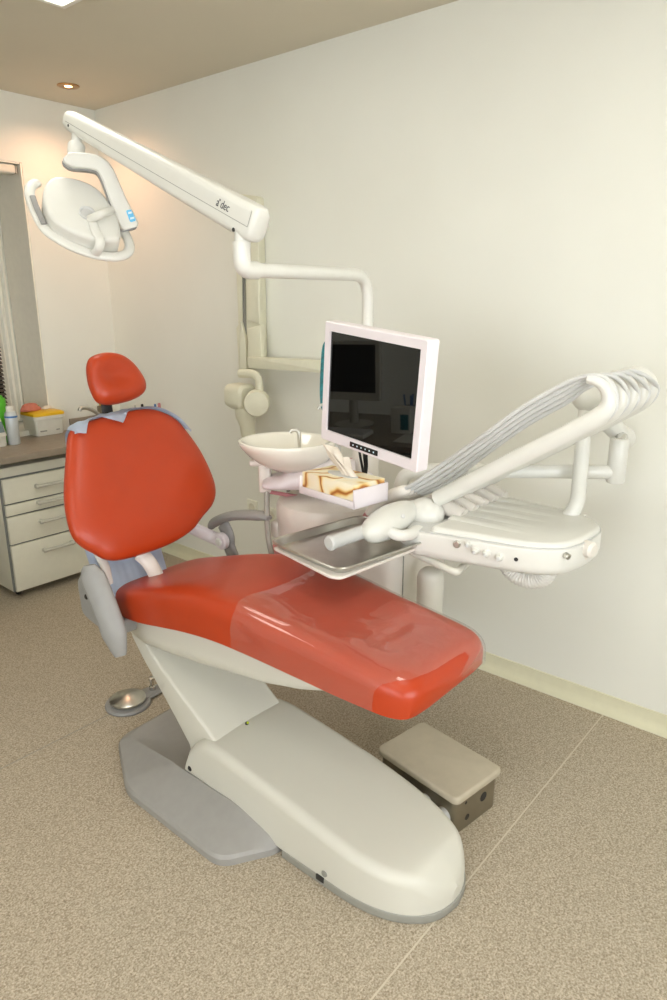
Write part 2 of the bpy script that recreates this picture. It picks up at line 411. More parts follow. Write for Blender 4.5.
# grey cast base plate
def zip_(P, z): return [V((p[0], p[1], z if not isinstance(z, list) else z[i])) for i, p in enumerate(P)]
KO = [(1.180, 2.045, 0), (1.043, 1.785, 0), (1.038, 1.312, 0), (1.185, 1.220, 0), (1.552, 1.220, 0), (1.552, 2.06, 0)]
KC = [(1.205, 2.01, .050), (1.178, 1.66, .090), (1.180, 1.46, .086), (1.198, 1.252, .060), (1.542, 1.25, .05), (1.54, 2.03, .050)]
KI = [(1.235, 1.985, .048), (1.200, 1.66, .078), (1.20, 1.50, .08), (1.215, 1.28, .06), (1.53, 1.28, .05), (1.51, 2.0, .048)]
KJ = [(1.27, 1.92, .045), (1.26, 1.70, .055), (1.26, 1.5, .06), (1.26, 1.36, .055), (1.46, 1.36, .05), (1.47, 1.92, .045)]
def kring(K, r, dz=0):
    P = roundpoly(K, r, 6); return [V((x, y, K[i // 7][2] + dz)) for i, (x, y) in enumerate(P)]
def mixk(A, C, t, z=None): return [tuple(a[i] + (c[i] - a[i]) * t for i in range(3)) for a, c in zip(A, C)]
RB = [.05, .05, .045, .03, .06, .06]
KL_ = [(x, y, .022) for x, y, z in KO]; KM = [(x * .975 + 1.3 * .025, y * .985 + 1.63 * .015, .032) for i, (x, y, z) in enumerate(KO)]
obj('base_plate', loft(B(), [kring(KO, RB), kring(KL_, RB), kring(KM, RB), kring(mixk(KM, KC, .93), RB), kring(KC, RB), kring(mixk(KC, KI, .3), RB), kring(KI, RB), kring(KJ, RB)]), 'dgrey', ch, angle=32)

# white pump cover, a long wedge with a round nose
def nose(y, w, y0, yl):           # half width with a super-elliptic nose starting yl in front of y0
    t = max(0., min(1., (y0 + yl - y) / yl)); return w * (1 - t ** 2.6) ** (1 / 2.2) if t < 1 else 0
def cover_ring(y, w, zt, zb, rt, n=10, cx=CX):
    pts = [V((cx - w, y, zb))]; rt = min(rt, w * .9, (zt - zb) * .8)
    for k in range(n + 1): a = PI - PI / 2 * k / n; pts.append(V((cx - w + rt + rt * math.cos(a), y, zt - rt + rt * math.sin(a))))
    for k in range(9): pts.append(V((cx - (w - rt) + 2 * (w - rt) * (k + .5) / 9, y, zt + .003 * math.sin(PI * (k + .5) / 9))))
    for k in range(n + 1): a = PI / 2 - PI / 2 * k / n; pts.append(V((cx + w - rt + rt * math.cos(a), y, zt - rt + rt * math.sin(a))))
    pts.append(V((cx + w, y, zb)))
    f = min(1, max(0, (1.15 - y) / .3)); f = f * f * (3 - 2 * f)          # the nose is a little slimmer on its right flank
    return [V((p.x if p.x < cx else cx + (p.x - cx) * (1 - .05 * f), p.y, p.z - .010 * f * max(0, (p.x - cx) / w) * (p.z > zb + .01))) for p in pts]
W = .184; YN = .718
def ztop(y):
    K = [(.72, .125), (.78, .142), (.9, .158), (1.05, .178), (1.2, .197), (1.4, .222), (1.5, .232), (1.57, .226), (1.62, .19), (1.65, .12)]
    for (a, za), (b, zb) in zip(K, K[1:]):
        if y <= b: t = max(0, (y - a) / (b - a)); return za + (zb - za) * t
    return K[-1][1]
ys = [YN + .30 * (1 - math.cos(PI / 2 * k / 22)) for k in range(22)] + [1.02 + .06 * k for k in range(1, 8)] + [1.48, 1.52, 1.55, 1.58, 1.605, 1.625, 1.64, 1.65]
rings = []
for y in ys:
    w = max(.02, nose(y, W, YN, .30))
    drop = 0 if y > .80 else .06 * ((.80 - y) / .082) ** 2.2
    rings.append(cover_ring(y, w, ztop(y) - drop, .026 if y < 1.24 else (.03 if y < 1.5 else .06), .032))
obj('base_cover', loft(B(), rings), 'base', ch, angle=35)
def nose_outline(grow, yback):
    L = [(CX - max(.012, nose(y, W, YN, .30)) - grow, y) for y in ys if y < yback]; L.insert(0, (CX, YN - grow))
    L = [(x, y - (grow if y < .76 else 0)) for x, y in L]
    return L + [(CX + (CX - x) * (1 - .05 * min(1, max(0, (1.15 - y) / .3))), y) for x, y in L[:0:-1]]
bm = B(); P = nose_outline(.003, 1.24); plate(bm, P, 0, .0275, .004); obj('base_trim', bm, 'trimgrey', ch)
bm = B(); add_box(bm, (CX - W - .001, 1.05, .020), (.008, .03, .018), .003); obj('cable_notch', bm, 'dark', ch)
bm = cyl((CX - W + .002, 1.035, .045), (-1, 0, 0), .010, .006, .003); obj('cover_screw', bm, 'trimgrey', ch)
bm = cyl((CX - W + .004, 1.625, .10), (-1, 0, 0), .010, .006, .003); obj('pivot_bolt', bm, 'dark', ch)

# lift arm between base and seat
def arm_ring(yb, zb, yt, zt, w, r=.03, cx=CX):
    # ring crosses the arm; its 'top' lies at (yt, zt), its 'bottom' at (yb, zb)
    a, b = V((0, yb, zb)), V((0, yt, zt)); up = b - a; h = up.length; up.normalize(); q = rrect(2 * w, h, r, 5)
    return [V((cx + x, 0, 0)) + a + up * (y + h / 2) for x, y in q]
obj('lift_arm', loft(B(), [arm_ring(1.665, .125, 1.45, .165, .150, .014), arm_ring(1.67, .155, 1.475, .195, .151, .014), arm_ring(1.74, .235, 1.59, .272, .152, .013),
                           arm_ring(1.82, .318, 1.71, .345, .152, .012), arm_ring(1.90, .40, 1.825, .42, .152, .010), arm_ring(1.955, .462, 1.895, .478, .150, .008), arm_ring(1.965, .53, 1.88, .55, .148, .008)]), 'base', ch)
p = onp(247, 723, (CX, 1.5, .215), (0, -.83, .55)); bm = cyl(p - V((0, -.004, .004)), (0, -.8, .55), .006, .008); pl = obj('indicator_ring', bm, 'black', ch)
obj('indicator_lamp', ball(p + V((0, -.004, .003)), .0042), 'led', pl)

# white shell under the seat
def shell_ring(y, w, zt, zb):
    q = []; n = 26; h = (zt - zb)
    for k in range(n + 1):
        a = PI * k / n; q.append(V((CX - w * math.copysign(abs(math.cos(a)) ** .24, math.cos(a)), y, zt - h * abs(math.sin(a)) ** .36)))
    return q
S = [(1.975, .155, .60, .57), (1.955, .175, .605, .51), (1.92, .183, .61, .475), (1.85, .186, .615, .465), (1.72, .188, .64, .475), (1.55, .188, .665, .495), (1.42, .186, .67, .515), (1.28, .182, .67, .535), (1.14, .174, .665, .568), (1.04, .16, .655, .60), (.98, .13, .65, .632), (.95, .09, .648, .642)]
S2 = []
for a, b in zip(S, S[1:]):
    for k in range(4): t = k / 4; S2.append(tuple(a[i] + (b[i] - a[i]) * t for i in range(4)))
obj('seat_shell', loft(B(), [shell_ring(*s) for s in S2 + [S[-1]]]), 'base', ch, angle=50)
# seat cushion and its section function (also used by the plastic sleeve)
SEAT = [(2.005, .15, .640, .618), (1.99, .185, .650, .598), (1.95, .207, .668, .585), (1.88, .220, .690, .585), (1.78, .226, .722, .597), (1.66, .230, .757, .622), (1.54, .232, .783, .645), (1.42, .232, .797, .660),
        (1.32, .228, .800, .662), (1.20, .221, .790, .658), (1.08, .212, .776, .650), (.98, .209, .762, .643), (.90, .206, .748, .637), (.85, .203, .738, .632), (.815, .196, .728, .630), (.79, .182, .716, .632), (.775, .160, .702, .638), (.769, .130, .692, .645), (.766, .09, .682, .652), (.7645, .045, .673, .659), (.764, .012, .668, .664)]
def seat_at(y):
    for i, (a, b) in enumerate(zip(SEAT, SEAT[1:])):
        if b[0] <= y <= a[0]:
            t = (a[0] - y) / (a[0] - b[0]); p0 = SEAT[max(i - 1, 0)]; p3 = SEAT[min(i + 2, len(SEAT) - 1)]
            out = []
            for j in range(1, 4):
                m0 = (b[j] - p0[j]) / max(1e-6, (p0[0] - b[0])) * (a[0] - b[0]); m1 = (p3[j] - a[j]) / max(1e-6, (a[0] - p3[0])) * (a[0] - b[0])
                h = (2 * t**3 - 3 * t**2 + 1) * a[j] + (t**3 - 2 * t**2 + t) * m0 + (-2 * t**3 + 3 * t**2) * b[j] + (t**3 - t**2) * m1
                out.append(h)
            return out
    s = SEAT[0] if y > SEAT[0][0] else SEAT[-1]; return list(s[1:])
def seat_pt(y, a, off=0.):
    """a: 0..1 half-turn over the top, from the left bottom rim to the right bottom rim"""
    w, zt, zb = seat_at(y); th = PI * (1 - a); c, s = math.cos(th), math.sin(th)
    x = w * math.copysign(abs(c) ** .4, c); z = zb + (zt - zb) * abs(s) ** .40
    u = x / w; dish = .020 * (1 - min(1, abs(u) * 1.12) ** 2) * min(1, max(0, (1.98 - y) / .3)) * min(1, max(0, (y - .8) / .15)) if abs(u) < .9 else 0
    t_ = min(1, max(0, (1.15 - y) / .33)); p = V((CX + x + .014 * t_ * t_, y, z - dish + .008 * t_ * t_))
    if off: p += V((off * c, -1.3 * off * min(1, max(0, (.84 - y) / .06)), off * (abs(s) + .3)))
    return p
N = 48; rings = []
yy = [2.005, 2.0, 1.99, 1.975] + [1.95 - .03 * k for k in range(37)] + [.85, .83, .815, .80, .79, .782, .775, .771, .769, .7675, .766, .7652, .7645, .7642, .764]
for y in yy:
    w, zt, zb = seat_at(y)
    rings.append([seat_pt(y, k / N) for k in range(N + 1)] + [V((CX + .014 * min(1, max(0, (1.15 - y) / .33)) ** 2 + w * .96 * (1 - 2 * k / 9), y, zb - .004 + .008 * min(1, max(0, (1.15 - y) / .33)) ** 2)) for k in range(1, 9)])
obj('seat_cushion', loft(B(), rings), 'leather', ch, angle=60)

# backrest
BN = V((0, -1, .468)).normalized(); BE = V((0, .22, .47)).normalized(); BO = V((0, 1.9, .75))
BM = frame(BO, (1, 0, 0), BE)                       # local x = world x, y = up the back, z = towards the sitter
bo = [(1.15, .468), (1.108, .378), (1.07, .285), (1.051, .209), (1.048, .140), (1.068, .098), (1.098, .068), (1.130, .038), (1.179, .022), (1.273, .018), (1.387, .024), (1.479, .046), (1.543, .082), (1.604, .116),
      (1.639, .165), (1.643, .236), (1.628, .325), (1.597, .405), (1.568, .457), (1.511, .496), (1.447, .512), (1.346, .510), (1.271, .503), (1.195, .490)]
def resample(P, k=5): return [(p.x, p.y) for p in crom([V((a, b, 0)) for a, b in P], k, True)]
BOUT = resample(bo)
dish = lambda x, y: -.016 * math.exp(-((x - 1.345) / .16) ** 2 - ((y - .33) / .16) ** 2) + .004 * math.exp(-((x - 1.345) / .2) ** 2 - ((y - .13) / .07) ** 2)
obj('backrest', pillow(B(), BOUT, .045, .03, BM, 3.0, 16, dish), 'leather', ch, angle=70)
bm = B(); P = inset(BOUT if area2(BOUT) > 0 else BOUT[::-1], .03); plate(bm, [(p[0], p[1]) for p in P], -.05, -.018, .015, BM); obj('backrest_shell', bm, 'pinkw', ch)
# headrest on its post
HM = frame((0, 2.13, 1.33), (1, 0, 0), (0, .25, 1))
ho = [(1.266, .056), (1.288, .080), (1.338, .090), (1.394, .080), (1.435, .049), (1.462, .004), (1.470, -.031), (1.456, -.059), (1.413, -.078), (1.346, -.087), (1.294, -.084), (1.267, -.066), (1.256, -.02), (1.257, .021)]
hd = lambda x, y: -.028 * math.exp(-((x - 1.35) / .07) ** 2 - ((y - .01) / .045) ** 2)
obj('headrest', pillow(B(), resample(ho), .05, .03, HM, 2.4, 14, hd), 'leather', ch, angle=70)
bm = B(); tube(bm, crom([(1.352, 2.175, 1.30), (1.350, 2.185, 1.24), (1.348, 2.17, 1.17), (1.346, 2.13, 1.05)], 5), .022, 12, .008, up=(0, 1, 0)); obj('headrest_post', bm, 'dark', ch)

# back frame: centre strut, left strut and right arm link
obj('back_strut', tube(B(), crom([ony(139, 553, 1.945), ony(146, 559, 1.93), ony(152, 567, 1.915), ony(158, 580, 1.90), ony(162, 598, 1.89)], 5), .026, 12, .010, up=(0, 1, 0)), 'warm', ch)
obj('back_strut', tube(B(), crom([onx(98, 553, 1.145) + V((0, .03, .03)), onx(104, 564, 1.15), onx(107, 574, 1.155), onx(109, 584, 1.157)], 5), .016, 12, .010, up=(0, 1, 0)), 'warm', ch)
# right armrest (patient's left)
AX = 1.685; pv = onx(222, 541, AX)
lk = B(); tube(lk, crom([onx(190, 527, 1.62), onx(203, 533, 1.66), onx(213, 537.5, AX), pv], 5), [.012] * 16, 12, [.026] * 16, up=(0, 0, 1))
cyl(pv + V((.014, 0, 0)), (-1, 0, 0), .034, .028, .006, 30, lk); lk = obj('arm_link', lk, 'pinkw', ch)
obj('pivot_cap', cyl(pv + V((-.013, 0, 0)), (-1, 0, 0), .017, .010, .004), 'white', lk)
ar = B(); q = [onx(x, y, AX + .025) for x, y in ((223, 524), (228, 534), (229, 545), (233, 556), (236, 566))]
tube(ar, crom(q, 5), [.013] * 21, 12, [.034] * 21, up=(0, 1, .3)); ar = obj('armrest', ar, 'grey', ch)
q = crom([onx(x, y, AX + .02) for x, y in ((211.5, 528), (214, 523.5), (221, 519), (234, 515.5), (250, 515), (262, 516), (269, 518.5))], 5)
n = len(q); tube(ar_b := B(), q, [.036 * min(1, .35 + 2.2 * min(i, n - 1 - i) / n + .1) for i in range(n)], 16, [.019 * min(1, .4 + 3 * min(i, n - 1 - i) / n) for i in range(n)], up=(0, 0, 1)); obj('arm_pad', ar_b, 'grey', ar)
# left armrest, swung down
LX = 1.085
P = [(x, y) for x, y in ((80, 580), (85, 572), (101, 600), (116, 631), (118, 640), (105, 629), (90, 617), (85, 611))]
bm = B(); Q = [onx(x, y, LX) for x, y in P]; LMx = frame((LX, 0, 0), (0, -1, 0), (0, 0, 1))
plate(bm, roundpoly([(-q.y, q.z) for q in Q], .02), -.012, .012, .005, LMx); arl = obj('armrest', bm, 'grey', ch)
obj('arm_bolt', cyl(onx(86, 597, LX - .014) + V((.004, 0, 0)), (-1, 0, 0), .009, .006, .002), 'dark', arl)
q = crom([onx(x, y, LX - .005) for x, y in ((89.5, 565), (92, 575), (99, 592), (108, 615), (115, 636), (120.5, 656))], 5); n = len(q)
bm = B(); tube(bm, q, [.042 * min(1, .45 + 2.6 * min(i, n - 1 - i) / n) for i in range(n)], 18, [.020 * min(1, .5 + 3 * min(i, n - 1 - i) / n) for i in range(n)], up=(-.72, -.6, 0)); obj('arm_pad', bm, 'grey', arl)
bm = B(); add_box(bm, (1.16, 1.885, .555), (.12, .05, .05), .012); obj('arm_mount', bm, 'grey', ch)

# pale blue paper sheet over the top and back of the backrest
seg = [p for p in BOUT if p[1] > .40]; seg.sort(key=lambda p: p[0])
fl = lambda x: .040 * max(0, 1 - abs(x - 1.178) / .04) + .045 * max(0, 1 - abs(x - 1.322) / .055) + .012 * max(0, 1 - abs(x - 1.58) / .06) + .002
rows = []
xs = [1.150 + (1.600 - 1.150) * k / 60 for k in range(61)]
def topy(x):
    for a, b in zip(seg, seg[1:]):
        if a[0] <= x <= b[0]: return a[1] + (b[1] - a[1]) * (x - a[0]) / max(1e-6, b[0] - a[0])
    return seg[0][1] if x < seg[0][0] else seg[-1][1]
for x in xs:
    t = topy(x); wv = .004 * math.sin(x * 60) + .003 * math.sin(x * 143); f = fl(x)
    zf = .022 + .10 * min(.3, f)
    prof = [(t - f, zf + .045 * min(1, f / .04) * .55), (t - f * .5, zf + .014), (t + .006, .012), (t + .011 + wv * .5, -.006), (t + .004, -.028), (t - .05, -.058 + wv), (.30, -.066 + .3 * wv), (.10, -.075 + .2 * wv), (-.10, -.085 + .2 * wv)]
    fx_ = [1.] * 6 + [.85, .62, .60]; cx_ = [1.345] * 6 + [1.31, 1.25, 1.25]
    rows.append([BM @ V((cx_[i] + (x - 1.345 if i < 6 else x - 1.375) * fx_[i], y, z)) for i, (y, z) in enumerate(prof)])
bm = B(); loft(bm, rows, False, False, closed=False)
bmesh.ops.solidify(bm, geom=bm.faces[:], thickness=.0012)
tag(obj('paper_sheet', bm, 'blue'), 'pale blue paper sheet folded over the top and hanging behind the orange backrest', 'paper sheet')

# clear plastic sleeve on the leg end of the seat
rows = []; NY, NA = 90, 48
for i in range(NY + 1):
    row = []
    for j in range(NA + 1):
        a = j / NA; u = -math.cos(PI * a)
        K_ = [(-1, .868), (-.8, .832), (-.55, .803), (-.2, .790), (.05, .784), (.18, .764), (1, .764)]
        for (ua, ya), (ub, yb) in zip(K_, K_[1:]):
            if u <= ub: yend = ya + (yb - ya) * max(0, u - ua) / (ub - ua); break
        ystart = 1.335 - .035 * max(0, u) + .006 * math.sin(9 * u)
        y = ystart + (yend - ystart) * (1 - (1 - i / NY) ** 2)
        h = noise.noise(V((u * 2.2, y * 7, 1.7))) + .5 * noise.noise(V((u * 5 + y * 9, y * 14 - u * 3, 4.1)))
        off = .0045 + .007 * max(0, h + .25) * max(0, 1 - (abs(u) / .74) ** 2)
        row.append(seat_pt(y, a, off))
    rows.append(row)
bm = B(); loft(bm, rows, False, False, closed=False)
tag(obj('plastic_sleeve', bm, 'film', angle=80), 'clear glossy plastic sleeve over the leg rest end of the orange chair', 'plastic sleeve')

# ------------------------------------------------------------------ support centre with cuspidor
PX, PY = 2.0, 1.53
cu = thing('cuspidor_unit', 'white cuspidor unit with basin, drum cover and tall cabinet beside the dental chair', 'cuspidor', (1.92, 1.5, 0))
bm = B(); plate(bm, roundpoly([(1.775, 1.235), (2.13, 1.235), (2.13, 1.72), (1.80, 1.78), (1.70, 1.60)], .05), .40, .79, .02); obj('cabinet', bm, 'warm', cu)
bm = B(); add_box(bm, (1.83, 1.2335, .59), (.002, .004, .34)); obj('panel_gap', bm, 'trimgrey', cu)
DR = Matrix.Translation((1.885, 1.615, 0))
obj('drum_cover', lathe(B(), [(0, .70), (.16, .70), (.185, .72), (.19, .76), (.19, .800), (.194, .806), (.194, .86), (.186, .878), (.16, .888), (0, .896)], DR, 56, 1.0, 1.0), 'warm', cu)
bm = B(); add_box(bm, (1.765, 1.76, .76), (.05, .05, .07), .016); obj('drain_cap', bm, 'warm', cu)
# column at the end of the cabinet
obj('column', lathe(B(), [(0, .42), (.038, .42), (.044, .43), (.044, .715), (.038, .732), (.026, .742), (0, .745)], Matrix.Translation((1.832, 1.125, 0)), 32), 'base', cu)
b = B(); add_box(b, (1.86, 1.165, .50), (.10, .18, .10), .02); obj('column_bracket', b, 'base', cu)
b = B(); add_box(b, (1.645, 1.66, .53), (.22, .12, .07), .02); obj('mounting_arm', b, 'base', cu)
# basin
bc = V((1.775, 1.722, 1.094)); bx = V((.6446, -.7647, 0)); bf = V((.7647, .6446, 0))
BMx = Matrix((bx, bf, V((0, 0, 1)))).transposed().to_4x4(); BMx.translation = bc
prof = [(.06, -.098), (.09, -.092), (.122, -.072), (.150, -.044), (.167, -.014), (.172, .002), (.170, .010), (.163, .012), (.152, .004), (.13, -.02), (.09, -.045), (.04, -.055), (0, -.057)]
rings = []
for r, z in prof:
    ring = []
    for k in range(56):
        a = 2 * PI * k / 56; x = r * math.cos(a) * (1.02 if math.cos(a) > 0 else 1.0); y = r * math.sin(a) * .92
        if z > -.03 and r > .14 and x > .10: x *= 1 + .35 * (x - .10)
        sh = .05 * min(1, max(0, -z) / .15)
        ring.append(BMx @ V((x + sh, y, z)))
    rings.append(ring)
obj('basin', loft(B(), rings), 'ceramic', cu, angle=60)
bm = B(); e = BMx
sec = lambda x, w, h, zc: [BMx @ V((x, y * w, zc + z * h)) for y, z in rrect(2, 2, .8, 5)]
loft(bm, [sec(-.085, .05, .012, -.150), sec(-.075, .065, .018, -.148), sec(-.02, .09, .026, -.140), sec(.02, .10, .042, -.124), sec(.12, .11, .056, -.112), sec(.22, .11, .05, -.118), sec(.25, .10, .05, -.118)]); obj('basin_support', bm, 'pinkw', cu)
obj('support_neck', cyl(BMx @ V((.17, .02, -.24)), (0, 0, 1), .06, .08), 'pinkw', cu)
q = crom([BMx @ V(p) for p in ((.047, .03, -.025), (.047, .03, .020), (.043, .03, .034), (.032, .03, .041), (.020, .03, .039), (.013, .03, .032))], 6)
obj('bowl_rinse_spout', tube(B(), q, .007, 12), 'steel', cu)
q = crom([ond(x, y, 2.35) for x, y in ((331, 430), (329, 410), (325, 405), (320.5, 405.5), (318, 409))], 6)
obj('cup_filler_spout', tube(B(), q, .005, 12), 'steel', cu)
bm = cyl(onz(335, 462, 1.0), (0, 0, 1), .022, .07, .004); obj('cup_filler_base', bm, 'hose', cu)
# assistant's holder with its tubing
hb = V((1.70, 1.87, 0)); h1 = ond(264, 462, 2.56); h2 = ond(264, 490, 2.56)
bm = B(); hm = (h1 + h2) / 2; Mh = Matrix((bx, bf, V((0, 0, 1)))).transposed().to_4x4(); Mh.translation = hm
add_box(bm, (.004, 0, -.005), (.046, .05, .112), .010, 3, Mh); add_box(bm, (-.014, 0, .052), (.075, .05, .022), .008, 3, Mh); obj('assistant_holder', bm, 'warm', cu)
obj('suction_hose', tube(B(), crom([ond(267, 490, 2.56), ond(267, 515, 2.56), ond(268, 535, 2.57), ond(272, 556, 2.58), ond(280, 585, 2.6), ond(300, 600, 2.65)], 6), .0105, 12), 'pole', cu)
obj('hose_bar', tube(B(), [ond(270, 492, 2.57), ond(285, 494.5, 2.58), ond(302, 497.5, 2.6)], .0075, 12), 'pink', cu)
for x in (288.5, 298.5): obj('suction_hose', tube(B(), [ond(x - 1, 474, 2.66), ond(x + .5, 500, 2.66), ond(x + 1, 520, 2.66)], .008, 12), 'pole', cu)
# operator stool, dusty pink, mostly hidden behind the unit
st = thing('operator_stool', 'dusty pink padded stool mostly hidden behind the white cuspidor unit', 'stool', (2.28, 1.95, 0))
sc_ = ond(311, 540, 3.1); sc_ = V((sc_.x, sc_.y, 0))
obj('seat', lathe(B(), [(0, .47), (.15, .47), (.18, .485), (.185, .51), (.17, .535), (.12, .545), (0, .545)], Matrix.Translation(sc_), 40), 'pink', st)
obj('post', lathe(B(), [(0, .06), (.025, .06), (.025, .47), (0, .47)], Matrix.Translation(sc_), 20), 'chrome', st)
bm = B()
for k in range(5):
    a = 2 * PI * k / 5 + .3; d = V((math.cos(a), math.sin(a), 0)); tube(bm, [sc_ + V((0, 0, .09)), sc_ + d * .12 + V((0, 0, .085)), sc_ + d * .21 + V((0, 0, .06))], [.022, .018, .013], 10)
obj('foot_star', bm, 'trimgrey', st)
for k in range(5):
    a = 2 * PI * k / 5 + .3; d = V((math.cos(a), math.sin(a), 0)); obj('caster', cyl(sc_ + d * .20 + V((0, 0, .026)) - d.cross(V((0, 0, 1))) * .012, d.cross(V((0, 0, 1))), .026, .024, .006), 'black', st)
bp_ = ond(349, 470, 2.85)
bm = B(); tube(bm, crom([bp_ + V((.03, .03, -.02)), V((2.40, 1.75, .75)), sc_ + V((.10, -.03, .5)), sc_ + V((0, 0, .48))], 6), .012, 10); obj('back_post', bm, 'chrome', st)
bm = B(); pillow(bm, rrect(.17, .10, .045, 6), .02, .02, frame(bp_, (.6446, -.7647, 0), (0, 0, 1)), 2.5, 8); obj('backrest', bm, 'pink', st)

# ------------------------------------------------------------------ operating light
ol = thing('operating_light', 'white overhead operating light on a long jointed arm above the dental chair', 'operating light', (PX, PY, .88))
zt = 1.672
TL = V((1.375, 1.488, zt)); TP = V((PX, PY, zt))
obj('pole', tube(B(), fillet([V((PX, PY, .885)), TP, TL + (TP - TL).normalized() * .03], .085, 10), .0205, 20), 'white', ol)
bm = B(); lathe_at(V((PX, PY, .885)), (0, 0, 1), [(0, 0), (.05, 0), (.05, .17), (.046, .19), (.034, .196), (.03, .40), (0, .40)], 28, bm); obj('pole_sleeve', bm, 'warm', ol)
obj('elbow', tube(B(), fillet([TL + (TP - TL).normalized() * .06, TL, TL + V((0, 0, .072))], .03, 9), .0245, 20), 'white', ol)
obj('swivel_collar', lathe_at(TL + V((0, 0, .058)), (0, 0, 1), [(0, 0), (.0255, 0), (.0255, .014), (.019, .016), (.019, .046), (0, .046)], 28), 'white', ol)
A0 = ond(255, 223.5, 1.865); A1 = ond(70.5, 120.5, 2.18)
ax = (A1 - A0).normalized(); L = (A1 - A0).length; aup = (V((0, 0, 1)) - ax * ax.z).normalized(); aw = ax.cross(aup)
def fring(t, h, w, r): return [A0 + ax * (t * L) + aw * x + aup * y for x, y in rrect(w, h, r, 5)]
FA = [(-.030, .060, .040, .018), (-.026, .082, .058, .024), (-.014, .094, .068, .024), (.01, .096, .070, .022), (.3, .088, .066, .02), (.65, .074, .060, .019), (.93, .062, .054, .019), (.985, .060, .052, .020), (1.01, .050, .044, .02), (1.022, .028, .026, .012)]
flx = obj('flex_arm', loft(B(), [fring(*f) for f in FA]), 'white', ol, angle=50)
# the camera-facing flank of the arm: which way?
side = aw if aw.dot(CAM - A0) > 0 else -aw
def flank(t, y, off=0.0005):
    for a, b in zip(FA[3:], FA[4:]):
        w = a[2] + (b[2] - a[2]) * (t - a[0]) / (b[0] - a[0])
        if t <= b[0]: break
    return A0 + ax * (t * L) + side * (w / 2 + off) + aup * y
def line_strip(bm, pts, wd):
    for a, b in zip(pts, pts[1:]):
        d = (b - a).normalized(); n = d.cross(side); q = n * wd / 2
        f = [bm.verts.new(p) for p in (a - q, b - q, b + q, a + q)]; bm.faces.new(f)
bm = B(); line_strip(bm, [flank(-.010, .034), flank(-.010, -.009), flank(.3, -.008), flank(.65, -.006), flank(.985, -.003)], .0016); obj('panel_seam', bm, 'trimgrey', flx, smooth=False)
for t, y, r in ((.045, -.034, .0055), (.965, -.010, .0048)): obj('screw', cyl(flank(t, y, -.004), side, r, .0045, .001, 16), 'dark', flx)
# lettering
def text_obj(name, body, size, Mx, m, parent, shear=0., ext=.0004, sxy=(1, 1)):
    c = bpy.data.curves.new('t', 'FONT'); c.body = body; c.size = size; c.shear = shear; c.extrude = ext; c.align_x = 'CENTER'; c.resolution_u = 4
    t = bpy.data.objects.new('t', c); col.objects.link(t); bpy.context.view_layer.update()
    me = bpy.data.meshes.new_from_object(t.evaluated_get(bpy.context.evaluated_depsgraph_get()))
    bpy.data.objects.remove(t); bpy.data.curves.remove(c); b = B(); b.from_mesh(me); bpy.data.meshes.remove(me)
    for v in b.verts: v.co = Mx @ V((v.co.x * sxy[0], v.co.y * sxy[1], v.co.z))
    return obj(name, b, m, parent, smooth=False)
rdir = -ax                                                # reading direction goes down towards the elbow
text_obj('lettering', 'a dec', .029, frame(flank(.115, .000, .0008), rdir, aup), 'ink', flx, .15, sxy=(.80, 1.1))
bm = B(); s0 = flank(.115, .018, .0008) + rdir * -.0135
for k in range(4):
    a = PI * k / 4; d = rdir * math.cos(a) + aup * math.sin(a); line_strip(bm, [s0 - d * .0036, s0 + d * .0036], .0010)
obj('logo_star', bm, 'ink', flx, smooth=False)
# tip knuckle, yoke and lamp head
KT = ond(77, 134, 2.17); KB = ond(76, 157, 2.17)
obj('tip_swivel', lathe_at(KB, (KT - KB), [(0, 0), (.026, 0), (.026, .036), (.023, .041), (.016, .042), (.016, .10), (0, .10)], 26), 'white', ol)
hv = V((ray(100, 190).x, ray(100, 190).y, 0)).normalized()             # yoke lies in the vertical plane across the sight line
YU = V((hv.y, -hv.x, 0)); YO = ond(100, 190, 2.16); YM = frame(YO, YU, (0, 0, 1))
def on_yoke(x, y):
    p = onp(x, y, YO, hv) - YO; return (p.dot(YU), p.z)
def yoke_sweep(C, hw, d0, d1, r):
    P = crom([V((*on_yoke(x, y), w)) for (x, y), w in zip(C, hw)], 5); rings = []
    for i, p in enumerate(P):
        t = (P[min(i + 1, len(P) - 1)] - P[max(i - 1, 0)]); t.z = 0; t.normalize(); nrm = V((-t.y, t.x, 0)); w = p.z
        rings.append([YM @ V((p.x + nrm.x * x, p.y + nrm.y * x, (d0 + d1) / 2 + y)) for x, y in rrect(2 * w, d1 - d0, min(r, w * .9), 4)])
    return loft(B(), rings)
YC = [(65, 158.5), (67, 160), (72, 161), (80, 161.5), (90, 162.5), (98, 164.5), (104, 169), (109, 178), (113, 188), (119, 203), (126, 219), (129.5, 226.5), (130.5, 229)]
yk = obj('yoke', yoke_sweep(YC, [.008, .016, .021, .022, .022, .022, .0225, .023, .024, .026, .029, .029, .022], -.030, .030, .009), 'white', ol, angle=50)
obj('grey_edge', yoke_sweep([(x - 1.2, y + 1.6) for x, y in YC], [.008, .016, .021, .022, .022, .022, .0225, .023, .024, .026, .029, .029, .022], -.034, .012, .006), 'grey', yk, angle=50)
bm = B(); Lb = roundpoly([on_yoke(*p) for p in ((125.5, 211.5), (131, 210.5), (136, 221.5), (130, 223.5))], .006); plate(bm, Lb, .0295, .0308, 0, YM); lb = obj('blue_label', bm, 'label', yk, smooth=False)
bm = B()
for a, b in (((128, 214.2), (131.5, 213.4)), ((130, 219.6), (134, 218.6))):
    pa, pb = on_yoke(*a), on_yoke(*b); plate(bm, [(pa[0], pa[1] - .003), (pb[0], pb[1] - .003), (pb[0], pb[1] + .003), (pa[0], pa[1] + .003)], .0308, .0313, 0, YM)
obj('label_mark', bm, 'labelw', lb, smooth=False)
HO = ond(83, 217, 2.16)
hn = (CAM - HO).normalized(); hn = (hn * .75 + V((0, 0, .62)) + YU * .15).normalized()
